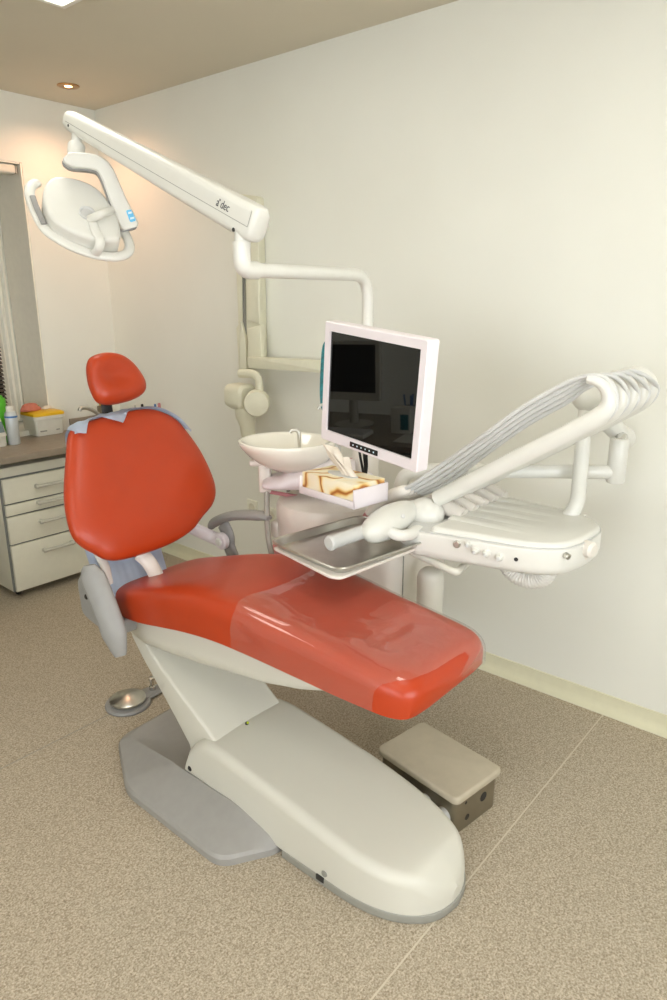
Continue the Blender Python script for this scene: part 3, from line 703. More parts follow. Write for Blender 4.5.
hu = YU * .86 - V((0, 0, .50)); hu = (hu - hn * hu.dot(hn)).normalized(); HMx = frame(HO, hu, hn.cross(hu))
def on_head(x, y):
    p = HMx.inverted() @ onp(x, y, HO, hn); return (p.x, p.y)
Hd = [(42, 204), (44, 194), (49, 187.5), (57, 185), (72, 186.5), (86, 191), (97, 197.5), (106, 207), (113, 219), (118, 232), (119, 245), (114, 249), (100, 249), (84, 245.5), (68, 239), (54, 230), (46, 220)]
HP = resample([on_head(*p) for p in Hd], 4)
hd_ = obj('lamp_head', plate(B(), HP, -.035, .042, .015, HMx, 6, .010), 'white', ol, angle=50)
bm = B(); pillow(bm, [(x * .9, y * .9) for x, y in HP], .004, .02, Matrix(HMx) @ Matrix.Translation((0, 0, -.022)), 4, 8); obj('lamp_lens', bm, 'hose', hd_)
# rim and handles
def hpt(x, y, dz): return onp(x, y, HO + hn * dz, hn)
q = crom([hpt(x, y, -.012) for x, y in ((40, 186), (36.5, 183.5), (31.5, 186), (29.5, 193), (33, 206), (40, 221), (47, 231), (59, 239.5), (75, 248), (93, 254), (112, 257), (124, 255), (129.5, 249), (128, 240), (122, 228), (116, 216), (112, 211))], 6)
n = len(q); obj('lamp_handle', tube(B(), q, [.016 * min(1, .5 + 6 * min(i, n - 1 - i) / n) for i in range(n)], 14, [.011 * min(1, .6 + 6 * min(i, n - 1 - i) / n) for i in range(n)], up=hn), 'white', ol)
q = crom([hpt(x, y, .003) for x, y in ((32.5, 196), (36, 206), (41, 217), (44, 224))], 5); obj('grip_insert', tube(B(), q, .009, 10, .004, up=hn), 'grey', ol)
pivot = hpt(90, 218.5, .037)
obj('pivot_socket', lathe_at(hpt(87, 215, .035), hn, [(0, 0), (.024, 0), (.024, .012), (.021, .013), (.017, .008), (0, .008)], 26), 'hose', ol)  # grey colour stands in for the shade inside the socket recess
obj('pivot_rod', tube(B(), crom([hpt(89, 219.5, .03), hpt(94, 217.5, .066), hpt(103, 213.5, .080), onp(113, 209.5, YO, hv)], 5), .0120, 14), 'white', ol)
q = crom([hpt(93, 222, .047), hpt(96, 231, .047), hpt(100, 240, .046), hpt(99, 248, .03), hpt(95, 254, .0)], 5); obj('head_bracket', tube(B(), q, .014, 12, .006, up=hn), 'white', ol)

# ------------------------------------------------------------------ monitor
mn = thing('monitor', 'white framed flat monitor with dark reflecting screen beside the tissue box', 'monitor', ond(372, 470, 2.15))
e1 = V((-.055, -.415, -.041)).normalized(); nn = V((-.989, .139, -.030)); nn = (nn - e1 * nn.dot(e1)).normalized(); e2 = nn.cross(e1)   # e2 up
if e2.z < 0: e2 = -e2
KM_ = .375 / .42
c0 = (ond(324.7, 321.5, 2.124 * KM_) + ond(429.5, 341.3, 1.839 * KM_) + ond(416.3, 471.6, 2.004 * KM_) + ond(320.7, 437, 2.289 * KM_)) / 4
MM = frame(c0, e1, e2); MW, MH = .375, .337
bm = B(); ow, oh = MW, MH; sw, sh, sy = .330, .281, .003
# bezel ring
ro = [(-ow / 2, -oh / 2), (ow / 2, -oh / 2), (ow / 2, oh / 2), (-ow / 2, oh / 2)]
ri = [(-sw / 2, -sh / 2 + sy), (sw / 2, -sh / 2 + sy), (sw / 2, sh / 2 + sy), (-sw / 2, sh / 2 + sy)]
RO = roundpoly(ro, .008, 4); RI = roundpoly(ri, .002, 4)
loft(bm, [[MM @ V((x, y, -.046)) for x, y in inset(RO, .012)], [MM @ V((x, y, -.040)) for x, y in RO], [MM @ V((x, y, -.003)) for x, y in RO], [MM @ V((x, y, 0)) for x, y in inset(RO, .003)],
          [MM @ V((x, y, 0)) for x, y in RI], [MM @ V((x, y, -.007)) for x, y in RI], [MM @ V((x, y, -.012)) for x, y in inset(RI, .002)]]); obj('bezel', bm, 'pinkw', mn)
bm = B(); add_box(bm, (0, sy, -.0065), (sw - .001, sh - .001, .002), 0, 1, MM); obj('screen', bm, 'screen', mn, smooth=False)
bm = B(); add_box(bm, (-.008, -oh / 2 + .0155, .0006), (.108, .0145, .003), .0008, 2, MM); bt = obj('button_strip', bm, 'black', mn)
bm = B()
for k in range(6): add_box(bm, (-.008 - .040 + k * .016, -oh / 2 + .016, .0024), (.004, .004, .001), 0, 1, MM)
obj('button', bm, 'labelw', bt, smooth=False)
mp = V((PX - .05, PY - .05, 1.18))
bm = B(); tube(bm, fillet([MM @ V((-.02, 0, -.044)), MM @ V((-.02, 0, -.13)), V((PX - .03, PY - .03, 1.27))], .05), .022, 14); obj('mount_arm', bm, 'pinkw', mn)
bm = B(); add_box(bm, (-.02, 0, -.052), (.11, .11, .016), .004, 2, MM); obj('mount_plate', bm, 'pinkw', mn)
q0 = ond(358, 448, 2.22)
for dx in (0, 5, 8): obj('cable', tube(B(), crom([ond(358 + dx, 440, 2.36), ond(360 + dx * .8, 455, 2.36), ond(362 + dx * .6, 466, 2.38), ond(363.5 + dx * .3, 474, 2.39)], 5), .0045, 8), 'black', mn)

# tissue box in its holder
TZ = .985
tq = [onz(299, 493, TZ), onz(354, 510, TZ), onz(380, 487, TZ)]
tu = (tq[1] - tq[0]); TWd = tu.length; tu.normalize(); tv = V((-tu.y, tu.x, 0)); tv = tv if tv.x > 0 else -tv; TD = .15
TO = (tq[0] + tq[1]) / 2 + tv * TD / 2; TM = Matrix((tu, tv, V((0, 0, 1)))).transposed().to_4x4(); TM.translation = TO
hl = thing('tissue_box_holder', 'white open tray bracket holding the brown swirl tissue box', 'tissue box holder', TO + V((0, 0, -.005)))
bm = B(); wt = .006
add_box(bm, (0, 0, .003), (TWd, TD, .006), .0015, 2, TM)
add_box(bm, (0, -TD / 2 + wt / 2, .012), (TWd, wt, .024), .002, 2, TM); add_box(bm, (0, TD / 2 - wt / 2, .03), (TWd, wt, .06), .002, 2, TM)
add_box(bm, (TWd / 2 - wt / 2, 0, .03), (wt, TD, .06), .002, 2, TM); add_box(bm, (-TWd / 2 + wt / 2, 0, .03), (wt, TD, .06), .002, 2, TM); obj('tray', bm, 'pinkw', hl)
bm = B(); tube(bm, [TM @ V((0, .03, -.006)), TM @ V((0, TD / 2 + .02, -.006)), V((PX - .045, PY - .03, TZ - .006))], [.03, .03, .03], 12, [.006] * 3, up=(0, 0, 1)); obj('bracket_arm', bm, 'pinkw', hl)
tb = thing('tissue_box', 'brown and cream swirl printed tissue box with a tissue pulled up', 'tissue box', TM @ V((0, 0, .007)))
bm = B(); BW, BD, BH = TWd - .016, TD - .016, .066; add_box(bm, (0, 0, .007 + BH / 2), (BW, BD, BH), .002, 2, TM); obj('carton', bm, 'swirl', tb)
bm = B(); plate(bm, [(.065 * math.cos(2 * PI * k / 30), .026 * math.sin(2 * PI * k / 30)) for k in range(30)], .007 + BH, .0085 + BH, 0, TM); obj('opening_film', bm, 'hose', tb)
rows = []
for i in range(19):
    t = i / 18; row = []
    for j in range(29):
        q_ = j / 28 - .5; wd_ = .05 + .075 * t
        row.append(TM @ V((.030 - .085 * t + q_ * wd_ + .004 * math.sin(9 * t + 14 * q_), .012 * math.sin(q_ * 15 + 2 * t) * (.4 + t) + .012 * t, .0075 + BH + t * (.085 - .075 * (q_ + .12) * (1 if q_ > -.12 else -.55) + .006 * math.sin(q_ * 19)))))
    rows.append(row)
bm = B(); loft(bm, rows, False, False, closed=False); obj('tissue', bm, 'tissue', tb, angle=80)

# ------------------------------------------------------------------ delivery unit
du = thing('delivery_unit', 'white instrument delivery unit with arched whip arms, hoses, knobs and swing arm', 'delivery unit', (1.95, .9, .84))
PB = [(1.668, 1.10), (1.745, .76), (1.80, .675), (1.90, .650), (2.03, .650), (2.10, .70), (2.17, 1.07), (2.14, 1.17), (1.95, 1.205), (1.75, 1.19), (1.69, 1.16)]
RAD = [.05, .08, .08, .06, .06, .07, .05, .06, .06, .06, .04]
BOD = roundpoly(PB, RAD, 6)
if area2(BOD) < 0: BOD = BOD[::-1]
bm = B(); plate(bm, BOD, .838, .925, .010, None, 4, .03); obj('body', bm, 'white', du)
bm = B(); plate(bm, inset(BOD, .0008), .924, .9256, 0); obj('seam', bm, 'hose', du)
LD = roundpoly([(1.690, 1.055), (1.752, .76), (1.80, .682), (1.90, .657), (2.03, .657), (2.092, .70), (2.155, 1.03)], [.03, .08, .08, .06, .06, .07, .04], 6)
bm = B(); plate(bm, LD, .923, .940, .014, None, 6, 0); obj('lid', bm, 'white', du)
bm = B()
for k in range(5):
    x = 1.82 + .07 * k; tube(bm, [V((x, 1.05, .9385)), V((x + .004, .95, .9385)), V((x + .005, .84, .9375)), V((x + .006, .74, .936))], [.026, .026, .024, .02], 18, [.0055, .005, .004, .002], up=(0, 0, 1))
obj('lid_ridges', bm, 'white', du)
UN = V((1, .227, 0)).normalized(); UP0 = V((1.668, 1.10, .9))
def uface(x, y): return onp(x, y, UP0, UN)
fd = -UN
obj('gauge_port', cyl(uface(457, 544) - fd * .004, fd, .0115, .012, .003), 'steel', du)
for k, (x, y) in enumerate(((468.5, 543.5), (475.5, 550.5), (486.5, 553), (499.5, 557))):
    b = cyl(uface(x, y) - fd * .004, fd, .0125, .010, .003); ball(uface(x, y) + fd * .010, .0095, 14, b); kb = obj('knob', b, 'white', du)
    bm = cyl(uface(x, y) + fd * .014, fd, .0055, .008, .002); obj('knob_pin', bm, 'hose', kb)
obj('lock_hole', cyl(uface(516, 559.5) - fd * .002, fd, .006, .003, .001), 'dark', du)
ep = onp(567, 556, (1.80, .675, .88), (.5, .86, 0)); ed = V((-.5, -.86, 0))
obj('air_valve', cyl(ep - ed * .01, ed, .009, .020, .003), 'steel', du)
ep2 = onp(585, 548, (1.90, .66, .88), (.25, .97, 0)); ed2 = V((-.2, -.98, 0))
b = cyl(ep2 - ed2 * .02, ed2, .024, .05, .008); ball(ep2 + V((0, 0, -.028)), .010, 12, b); obj('end_knob', b, 'warm', du)
# rear hub row with the holders and the whip arms
HB = V((1.80, 1.135, .945)); hstep = V((.052, 0, 0))
b = B(); ball(V((1.80, 1.135, .935)), .055, 24, b, 1.0, 1.15); obj('hub_dome', b, 'white', du)
b = B()
for k in range(1, 6): tube(b, crom([V((1.79 + .068 * k, 1.20, .925)), V((1.79 + .068 * k, 1.16, .955)), V((1.79 + .068 * k, 1.10, .955)), V((1.79 + .068 * k, 1.03, .935))], 5), .026, 14)
obj('holder_bumps', b, 'warm', du)
wn = V((1, .07, 0)).normalized(); W0 = V((1.815, 1.10, .965))
def wp(x, y, k=0): return onp(x, y, W0, wn) + V((.088 * k, 0, 0))
for k in range(5):
    st_ = wp(440, 497, k)
    path = [wp(x, y, k) for x, y in ((437, 499), (470, 482), (510, 462), (550, 442), (580, 427), (594, 419.5))]
    curl = [wp(x, y, k) for x, y in ((603, 413), (608.5, 405), (609, 395), (604, 386), (596, 381), (588, 379.5))]
    q = crom(path + curl, 5); n = len(q)
    rad = [.0235 if i / n < .52 else .0235 - .008 * min(1, (i / n - .52) / .40) for i in range(n)]
    rad2 = [.0255 if i / n < .5 else .0255 - .014 * min(1, (i / n - .5) / .46) for i in range(n)]
    wa = obj('whip_arm', tube(B(), q, rad, 16, rad2, up=(0, 0, 1)), 'white', du, angle=60)
    jit = (k - 2)
    hs = [wp(x, y, k * g) for x, y, g in [(a, b, 1 - .80 * min(1, max(0, i - 2) / 4)) for i, (a, b) in enumerate(((606, 420), (614, 411), (616.5, 400), (613, 386), (604, 377.5), (592, 375.5), (577, 378.5), (558, 387), (520, 409), (480, 438), (440, 466 + k * .8), (415, 483 + k), (400, 492 + k)))]]
    hs = [p + V((0, 0, -.0125 * k * min(1, max(0, i - 4) / 3) * (1 - .65 * max(0, i - 10) / 2))) for i, p in enumerate(hs)]
    obj('hose', tube(B(), crom(hs, 6), .0066, 12), 'hose', du)
    e = hs[-1]; tip = e + (wp(362, 517, k) - e) * .85; mid = (e + tip) / 2 + V((0, 0, .012))
    b = B(); q = crom([e + V((.02, -.025, .01)), e, mid, tip], 6); tube(b, q, [.010 + .010 * math.sin(PI * min(1, i / (len(q) - 1) * .9 + .1)) for i in range(len(q))], 14); hp = obj('handpiece', b, 'warm', du)
    obj('coupling', tube(B(), [tip, tip + (tip - mid).normalized() * .012, tip + (tip - mid).normalized() * .022], [.0095, .008, .004], 12), 'pink' if k == 0 else 'warm', hp)
# control handle (teardrop) with its grip
c1, c2 = onz(366, 535, .935), onz(415, 506, .955); q = [c1 + (c2 - c1) * t for t in [i / 14 for i in range(15)]]
rr = [.070 * math.sin(PI * (.06 + .88 * (i / 14)) ** .85) ** .62 for i in range(15)]; rr[0] = .012; rr[-1] = .03
obj('handle_body', tube(B(), q, [r * .74 for r in rr], 22, [r * .70 for r in rr], up=(0, 0, 1)), 'white', du, angle=70)
g0, g1 = onz(329, 543.5, .925), onz(376, 527, .935)
gd = (g0 - g1).normalized(); gl = (g0 - g1).length
obj('handle_grip', lathe_at(g1, gd, [(0, 0), (.021, 0), (.0205, gl - .012), (.0225, gl - .008), (.0225, gl - .002), (.019, gl + .002), (0, gl + .003)], 28), 'hose', du)
obj('handle_stub', tube(B(), crom([onz(386, 529, .94), onz(397, 535, .926), onz(408, 535, .92), onz(418, 530.5, .915), UP0 + V((.045, -.01, .0))], 5), .0175, 16), 'white', du)
obj('handle_screw', cyl(onz(403, 516.5, .985), (-.6, -.5, .5), .0065, .006, .002, 14), 'hose', du)
# tray support tube under the unit
obj('tray_support', tube(B(), fillet([onz(392, 542, .84), onz(412, 552, .835), onz(456, 573, .815), onz(468, 562, .815), onz(476, 552, .85)], .02), .0115, 14), 'base', du)
# ribbed hose loop below
lc = onz(523, 566, .822); q = []
la = V((0.10, -.99, 0)).normalized()
for i in range(65): a = PI * i / 64; q.append(lc + la * (-.066 * math.cos(a)) + V((0, 0, -.052 * math.sin(a))) + V((.03, 0, 0)))
obj('ribbed_hose', tube(B(), q, [.026 + (.0028 if i % 3 == 1 else 0) for i in range(65)], 18), 'rib', du, angle=80)
# swing arm
KN = ond(587, 397, 2.22); KL = ond(623, 438, 2.36); EB = onz(616, 472, 1.045)
pb = ond(577, 512, 2.24)
obj('drop_post', tube(B(), crom([KN + V((0, 0, -.03)), ond(583, 440, 2.22), ond(580, 475, 2.22), ond(576, 505, 2.20), V((2.08, .80, .90))], 6), .0235, 18), 'white', du)
b = B(); kd = (KN - CAM).cross(V((0, 0, 1))).normalized()
ball(KN, .047, 24, b, 1.0, 1.0); obj('upper_knuckle', b, 'white', du)
obj('flex_link', tube(B(), [KN, KN + (KL - KN) * .5, KL], [.036, .034, .030], 18), 'white', du)
b = B(); ball(KL, .040, 24, b); obj('lower_knuckle', b, 'white', du)
sb = EB + V((0, 0, .115))
obj('chrome_joint', tube(B(), [sb + V((0, 0, -.02)), (sb + KL) / 2, KL], .020, 16), 'chrome', du)
obj('stub', lathe_at(EB + V((0, 0, -.036)), (0, 0, 1), [(0, 0), (.026, 0), (.030, .006), (.030, .142), (.027, .147), (0, .147)], 26), 'white', du)
el = onz(424, 470, 1.045)
obj('swing_tube', tube(B(), fillet([EB, el, el + V((-.02, .07, -.02)), el + V((-.03, .10, -.25))], .11, 9), .0235, 18), 'white', du)

# steel instrument tray on its white carrier
tc_ = [onz(268, 540, .89), onz(347, 573, .89), onz(361, 512, .89)]
tu_ = (tc_[1] - tc_[0]).normalized(); tl = .325; tn = V((-tu_.y, tu_.x, 0)); tn = tn if tn.x > 0 else -tn; td = .385
TT = Matrix((tu_, tn, V((0, 0, 1)))).transposed().to_4x4(); TT.translation = tc_[0] + tu_ * tl / 2 + tn * td / 2 - V((0, 0, .022))
b = B(); P = rrect(tl - .03, td - .03, .03, 6); O = rrect(tl, td, .04, 6)
loft(b, [[TT @ V((x, y, 0)) for x, y in P], [TT @ V((x, y, .020)) for x, y in rrect(tl - .008, td - .008, .036, 6)], [TT @ V((x, y, .0225)) for x, y in O], [TT @ V((x, y, .0195)) for x, y in rrect(tl + .008, td + .008, .044, 6)],
         [TT @ V((x, y, .0180)) for x, y in rrect(tl + .006, td + .006, .043, 6)], [TT @ V((x, y, .0205)) for x, y in rrect(tl - .004, td - .004, .038, 6)], [TT @ V((x, y, .0195)) for x, y in rrect(tl - .012, td - .012, .036, 6)], [TT @ V((x, y, .0012)) for x, y in rrect(tl - .034, td - .034, .028, 6)]])
tag(obj('instrument_tray', b, 'steel'), 'shallow empty stainless steel instrument tray under the white control handle', 'tray')
b = B(); plate(b, roundpoly([(-tl / 2 + .01, -td / 2 + .01), (tl / 2 - .03, -td / 2 - .012), (tl / 2 - .002, -td / 2 + .004), (tl / 2 - .002, -td / 2 + .03), (tl / 2 - .02, td / 2 - .02), (-tl / 2 + .02, td / 2 - .02)], .012), -.010, -.0008, .003, TT); obj('tray_carrier', b, 'warm', du)

# teal patterned lanyard hanging behind the monitor
q = crom([ond(x + 2.2, y, 2.75) for x, y in ((330, 340), (325, 343), (322.5, 350), (321.2, 368), (320.5, 385), (320.6, 398), (322, 408), (326, 412))], 6)
tag(obj('lanyard', tube(B(), q, .012, 10, .004, up=(1, 0, 0)), 'teal'), 'teal patterned strap seen edge-on just left of the white monitor', 'strap')

# ------------------------------------------------------------------ wall x-ray unit
xr = thing('xray_unit', 'cream dental x-ray machine folded against the wall behind the basin', 'x-ray unit', (XW, 2.75, 1.2))
def wx(x, y, dx=.06): p = onx(x, y, XW - dx); return (p.y, p.z)
WXM = frame((XW, 0, 0), (0, 1, 0), (0, 0, 1))       # local x = world y, y = z, z = +x (into the wall)
def wplate(px, d0, d1, r): 
    b = B(); P = [(lambda p: (p.y, p.z))(onx(x, y, XW - d1)) for x, y in px]
    return plate(b, roundpoly(P, r), -d1, -d0, .006, WXM, 3, .004)
obj('wall_column', wplate(((233, 193), (257, 196), (261, 358), (240, 372)), .001, .05, .02), 'cream', xr)
obj('cable_groove', wplate(((242.6, 240), (245, 240), (246.6, 345), (243.6, 345)), .0502, .0515, .0), 'trimgrey', xr)
obj('column_cover', wplate(((246, 208), (257.5, 209), (259.5, 324), (247, 320)), .05, .07, .006), 'cream', xr)
obj('column_cover', wplate(((247, 329), (259.8, 325), (261.5, 361), (248, 361)), .05, .085, .006), 'cream', xr)
obj('column_cover', wplate(((236, 328), (240.5, 321), (245, 338), (246, 370), (239, 372)), .05, .07, .004), 'cream', xr)
obj('scissor_arm', wplate(((247, 357), (335, 362), (335, 374), (248, 368)), .06, .12, .004), 'cream', xr)
XH = XW - .16
q = [onx(x, y, XH) for x, y in ((240, 373.5), (252, 373.5), (258.5, 377), (259.5, 386), (259.5, 398))]
obj('yoke', tube(B(), fillet(q, .05), .022, 14, .018, up=(1, 0, 0)), 'cream', xr)
hc = onx(243, 397, XH)
b = B(); hdv = V((0, -1, -.06)).normalized()
loft(b, [[hc + hdv * t + V((1, 0, 0)) * x + V((0, 0, 1)) * y for x, y in rrect(w, h, min(w, h) * .32, 6)] for t, w, h in ((-.085, .09, .09), (-.08, .11, .115), (-.05, .125, .13), (.03, .125, .135), (.045, .10, .11))]); obj('tube_head', b, 'cream', xr)
dc = onx(257, 403, XH - .03); dd = V((-.75, -.66, 0)).normalized()
obj('round_joint', lathe_at(dc - dd * .045, dd, [(0, 0), (.064, 0), (.064, .025), (.060, .028), (.060, .034), (.064, .037), (.064, .075), (.058, .083), (0, .087)], 36), 'cream', xr)
k0, k1 = onx(246, 412, XH), onx(249, 441, XH)
obj('cone', lathe_at(k0, k1 - k0, [(0, -.02), (.055, -.02), (.055, .02), (.040, .07), (.034, (k1 - k0).length), (0, (k1 - k0).length)], 30), 'cream', xr)
# wall sockets
def socket(x, y, label):
    p = onx(x, y, XW - .006); t = thing('wall_socket', label, 'socket', (XW, p.y, p.z), 'wall sockets')
    b = B(); add_box(b, (XW - .006, p.y, p.z), (.010, .082, .082), .003); obj('plate', b, 'socket', t)
    obj('recess', lathe_at(V((XW - .0105, p.y, p.z)), (-1, 0, 0), [(.018, .0), (.024, .0), (.024, .0035), (.021, .004), (.019, .001), (0, .0006)], 26), 'cab', t)
    return t
socket(252.5, 507, 'white wall socket left of the grey suction hose'); socket(272, 515, 'white wall socket just right of the grey suction hose')

# ------------------------------------------------------------------ floor items
fx = [onz(455, 799, .145), onz(501, 768, .145), onz(420, 725, .145)]
BX = Matrix.Translation((1.716, .996, 0)) @ Matrix.Rotation(math.radians(-8.5), 4, 'Z'); 
fb = thing('junction_box', 'steel floor junction box with beige padded lid beside the chair base', 'junction box', (1.712, 1.0, 0))
b = B(); plate(b, rrect(.212, .322, .018, 5), .0, .121, .004, BX); obj('housing', b, 'boxsteel', fb)
b = B(); plate(b, rrect(.234, .346, .022, 6), .1225, .147, .009, BX, 4, .004); obj('padded_lid', b, 'pad', fb)
b = B(); plate(b, rrect(.216, .326, .02, 6), .119, .1235, 0, BX); obj('lid_gasket', b, 'dark', fb)
yl = -.161
for x, z, r in ((.035, .072, .017), (-.045, .040, .011), (-.055, .098, .0055)):
    hl_ = obj('cable_hole', lathe(B(), [(r * .75, -.004), (r, .0008), (r * 1.12, .001), (r * 1.12, -.004)], BX @ frame((x, yl, z), (1, 0, 0), (0, 0, 1)), 24), 'boxsteel', fb)
    obj('hole_inside', lathe(B(), [(0, .0002), (r * .97, .0004), (r * .97, -.003), (0, -.003)], BX @ frame((x, yl, z), (1, 0, 0), (0, 0, 1)), 24), 'dark', hl_)
for y, z in ((-.118, .055), (-.045, .06)):
    obj('connector', lathe_at(BX @ V((-.100, y, z)), BX.to_3x3() @ V((-1, 0, 0)), [(0, 0), (.026, 0), (.026, .028), (.030, .030), (.030, .042), (.026, .046), (0, .047)], 28), 'hose', fb)
# chrome disc foot control
dcx = onz(128, 700, .02)
fp = thing('foot_control', 'round chrome disc foot control on a grey base behind the chair base', 'foot control', (dcx.x, dcx.y, 0))
FM = Matrix.Translation((dcx.x, dcx.y, 0)); td_ = (onz(150, 692, .0) - onz(128, 702, 0)).normalized()
b = B(); lathe(b, [(0, 0), (.090, 0), (.092, .006), (.088, .014), (.06, .016), (0, .016)], FM, 44); tube(b, [V((dcx.x, dcx.y, .010)), V((dcx.x, dcx.y, .010)) + td_ * .10, V((dcx.x, dcx.y, .010)) + td_ * .17], [.05, .04, .03], 16, [.010, .010, .008], up=(0, 0, 1)); obj('base', b, 'grey', fp)
obj('disc', lathe(B(), [(0, .016), (.066, .018), (.072, .024), (.072, .030), (.064, .034), (.03, .043), (.008, .048), (0, .048)], FM, 48), 'steel', fp)
kp = V((dcx.x, dcx.y, .014)) + td_ * .115
obj('side_lever', lathe_at(kp, (0, 0, 1), [(0, 0), (.014, 0), (.014, .02), (.008, .024), (.008, .045), (.013, .048), (.013, .060), (0, .062)], 20), 'chrome', fp)

# ------------------------------------------------------------------ counter, cabinet and what stands on them
CZ = .812
b = B(); add_box(b, ((.96 + XW - .003) / 2, (3.52 + YW - .003) / 2, CZ - .0185), (XW - .003 - .96, YW - .003 - 3.52, .037), .004); tag(obj('worktop', b, 'counter'), 'long grey-brown laminate worktop along the window wall', 'worktop')
b = B(); add_box(b, ((2.20 + XW - .004) / 2, YW - .009, CZ + .033), (XW - .004 - 2.20, .014, .063), .002); tag(obj('backsplash', b, 'counter'), 'low grey-brown laminate upstand along the wall behind the worktop', 'backsplash')
cb = thing('drawer_cabinet', 'cream four-drawer cabinet on casters standing under the grey worktop', 'cabinet', (1.85, 3.83, 0))
c0x, c1x, cf = 1.553, 2.14, 3.61
b = B(); add_box(b, ((c0x + c1x) / 2, (cf + 3.96) / 2, (.045 + .735) / 2), (c1x - c0x, 3.96 - cf, .69), .003); obj('carcass', b, 'cab', cb)
b = B(); add_box(b, ((c0x + c1x) / 2, cf - .0045, (.045 + .685) / 2), (c1x - c0x - .002, .008, .642), .001); obj('front_edge', b, 'cabedge', cb)
for z0, z1 in ((.545, .680), (.478, .538), (.318, .471), (.045, .311)):
    b = B(); add_box(b, ((c0x + c1x) / 2 + .004, cf - .017, (z0 + z1) / 2), (c1x - c0x - .014, .016, z1 - z0 - .002), .002); dr = obj('drawer', b, 'cab', cb)
    hz = {.545: .614, .478: .520, .318: .413, .045: .245}[z0]; hx0, hx1 = 1.742, 1.905; hy = cf - .048
    b = B(); tube(b, [V((hx0 - .012, hy, hz)), V((hx1 + .012, hy, hz))], .0095, 12)
    for x in (hx0, hx1): tube(b, [V((x, cf - .026, hz)), V((x, hy, hz))], .0125, 12)
    obj('handle', b, 'handle', dr)
for x, y in ((c0x + .05, cf + .05), (c1x - .05, cf + .05), (c0x + .05, 3.92), (c1x - .05, 3.92)):
    obj('caster', cyl(V((x - .012, y, .022)), (1, 0, 0), .0215, .024, .005), 'black', cb)
# white plastic box with yellow lid
WB = Matrix.Translation(onz(41, 436, CZ) + V((.055, .06, 0))); u_ = V((1, .03, 0)).normalized()
wb = thing('storage_box', 'white plastic box with bright yellow lid on the worktop', 'storage box', WB.translation)
sec = lambda w, d, z: [WB @ V((x, y, z)) for x, y in rrect(w, d, .018, 4)]
obj('tub', loft(B(), [sec(.165, .15, .001), sec(.172, .157, .01), sec(.182, .168, .105)]), 'boxwhite', wb)
obj('collar', loft(B(), [sec(.180, .166, .096), sec(.196, .182, .098), sec(.196, .182, .116), sec(.182, .17, .118)]), 'boxwhite', wb)
obj('lid', loft(B(), [sec(.190, .176, .117), sec(.196, .182, .120), sec(.192, .178, .132), sec(.17, .155, .139), sec(.09, .08, .142)]), 'yellow', wb)
b = B(); add_box(b, (-.045, -.0815, .03), (.04, .006, .007), .001, 2, WB); add_box(b, (.045, -.0815, .03), (.02, .006, .005), .001, 2, WB); obj('moulded_mark', b, 'trimgrey', wb)
# aerosol can
ap = onz(14.5, 444, CZ); sc0 = V((ap.x, ap.y, CZ))
sc1 = thing('spray_can', 'pale aerosol spray can with white cap beside the yellow-lidded box', 'spray can', sc0)
obj('can', lathe(B(), [(0, 0), (.031, 0), (.033, .004), (.033, .165), (.030, .176), (.024, .184), (0, .184)], Matrix.Translation(sc0), 30), 'can', sc1)
obj('blue_band', lathe(B(), [(.0325, .150), (.0336, .150), (.0336, .160), (.0325, .160)], Matrix.Translation(sc0), 30), 'canblue', sc1)
obj('cap', lathe(B(), [(0, .184), (.022, .184), (.022, .206), (.017, .214), (0, .215)], Matrix.Translation(sc0), 24), 'white', sc1)
# small white instrument with grey display at the left edge
dp = onz(2, 447, CZ); dv = thing('display_device', 'small white tabletop device with grey display at the left edge of the worktop', 'device', (dp.x - .02, dp.y + .05, CZ))
DM = Matrix.Translation((dp.x - .03, dp.y + .05, CZ)); s2 = lambda w, d, z, oy=0: [DM @ V((x, y + oy, z)) for x, y in rrect(w, d, .02, 4)]
obj('housing', loft(B(), [s2(.12, .11, .001), s2(.125, .115, .01), s2(.125, .115, .055), s2(.135, .12, .06, .0), s2(.12, .08, .15, .015), s2(.10, .05, .158, .02)]), 'boxwhite', dv)
b = B(); DF = frame(DM @ V((0, -.0475, .108)), (1, 0, 0), (0, .28, 1)); add_box(b, (.01, 0, .0), (.085, .06, .006), .002, 2, DF); obj('display', b, 'lcd', dv)
# lime-green canister standing on the sill, salmon glove heap
gp = ony(1, 409, YW - .03); g0 = V((gp.x - .035, YW - .075, CZ))
gt = thing('green_canister', 'lime green canister behind the spray can at the window', 'canister', g0)
obj('body', lathe(B(), [(0, 0), (.040, 0), (.042, .004), (.042, .24), (.038, .246), (0, .247)], Matrix.Translation(g0), 28), 'green', gt)
obj('cap', lathe(B(), [(0, .246), (.030, .246), (.030, .256), (.026, .262), (0, .263)], Matrix.Translation(g0), 28), 'green', gt)
gv = V((2.10, 4.03, CZ))
gp2 = WB @ V((-.06, .02, .141))
def heap(name, label, c, r, m, hscale, seed):
    b = bmesh.new(); bmesh.ops.create_icosphere(b, subdivisions=4, radius=1)
    for v in b.verts:
        d = .22 * noise.noise(v.co * 1.6 + V((seed, 0, 0))) + .10 * noise.noise(v.co * 4 + V((0, seed, 0))); q = v.co * (1 + d); v.co = V((q.x * r[0], q.y * r[1], max(q.z, -.35) * r[2]))
    lo = min(v.co.z for v in b.verts)
    for v in b.verts: v.co += V(c) + V((0, 0, -lo + .001))
    return tag(obj(name, b, m, angle=70), label, 'cloth')
heap('crumpled_glove', 'salmon pink crumpled glove lying on the yellow box lid', gp2, (.055, .035, .035), 'redcloth', 1, 2.3)
heap('crumpled_tissue', 'small white crumpled tissue lying on the yellow box lid', WB @ V((.04, .02, .142)), (.03, .016, .014), 'tissue', 1, 7.7)
heap('green_wrapper', 'small green crumpled wrapper next to the salmon pink glove', WB @ V((.0, .055, .140)), (.014, .014, .02), 'green', 1, 4.2)
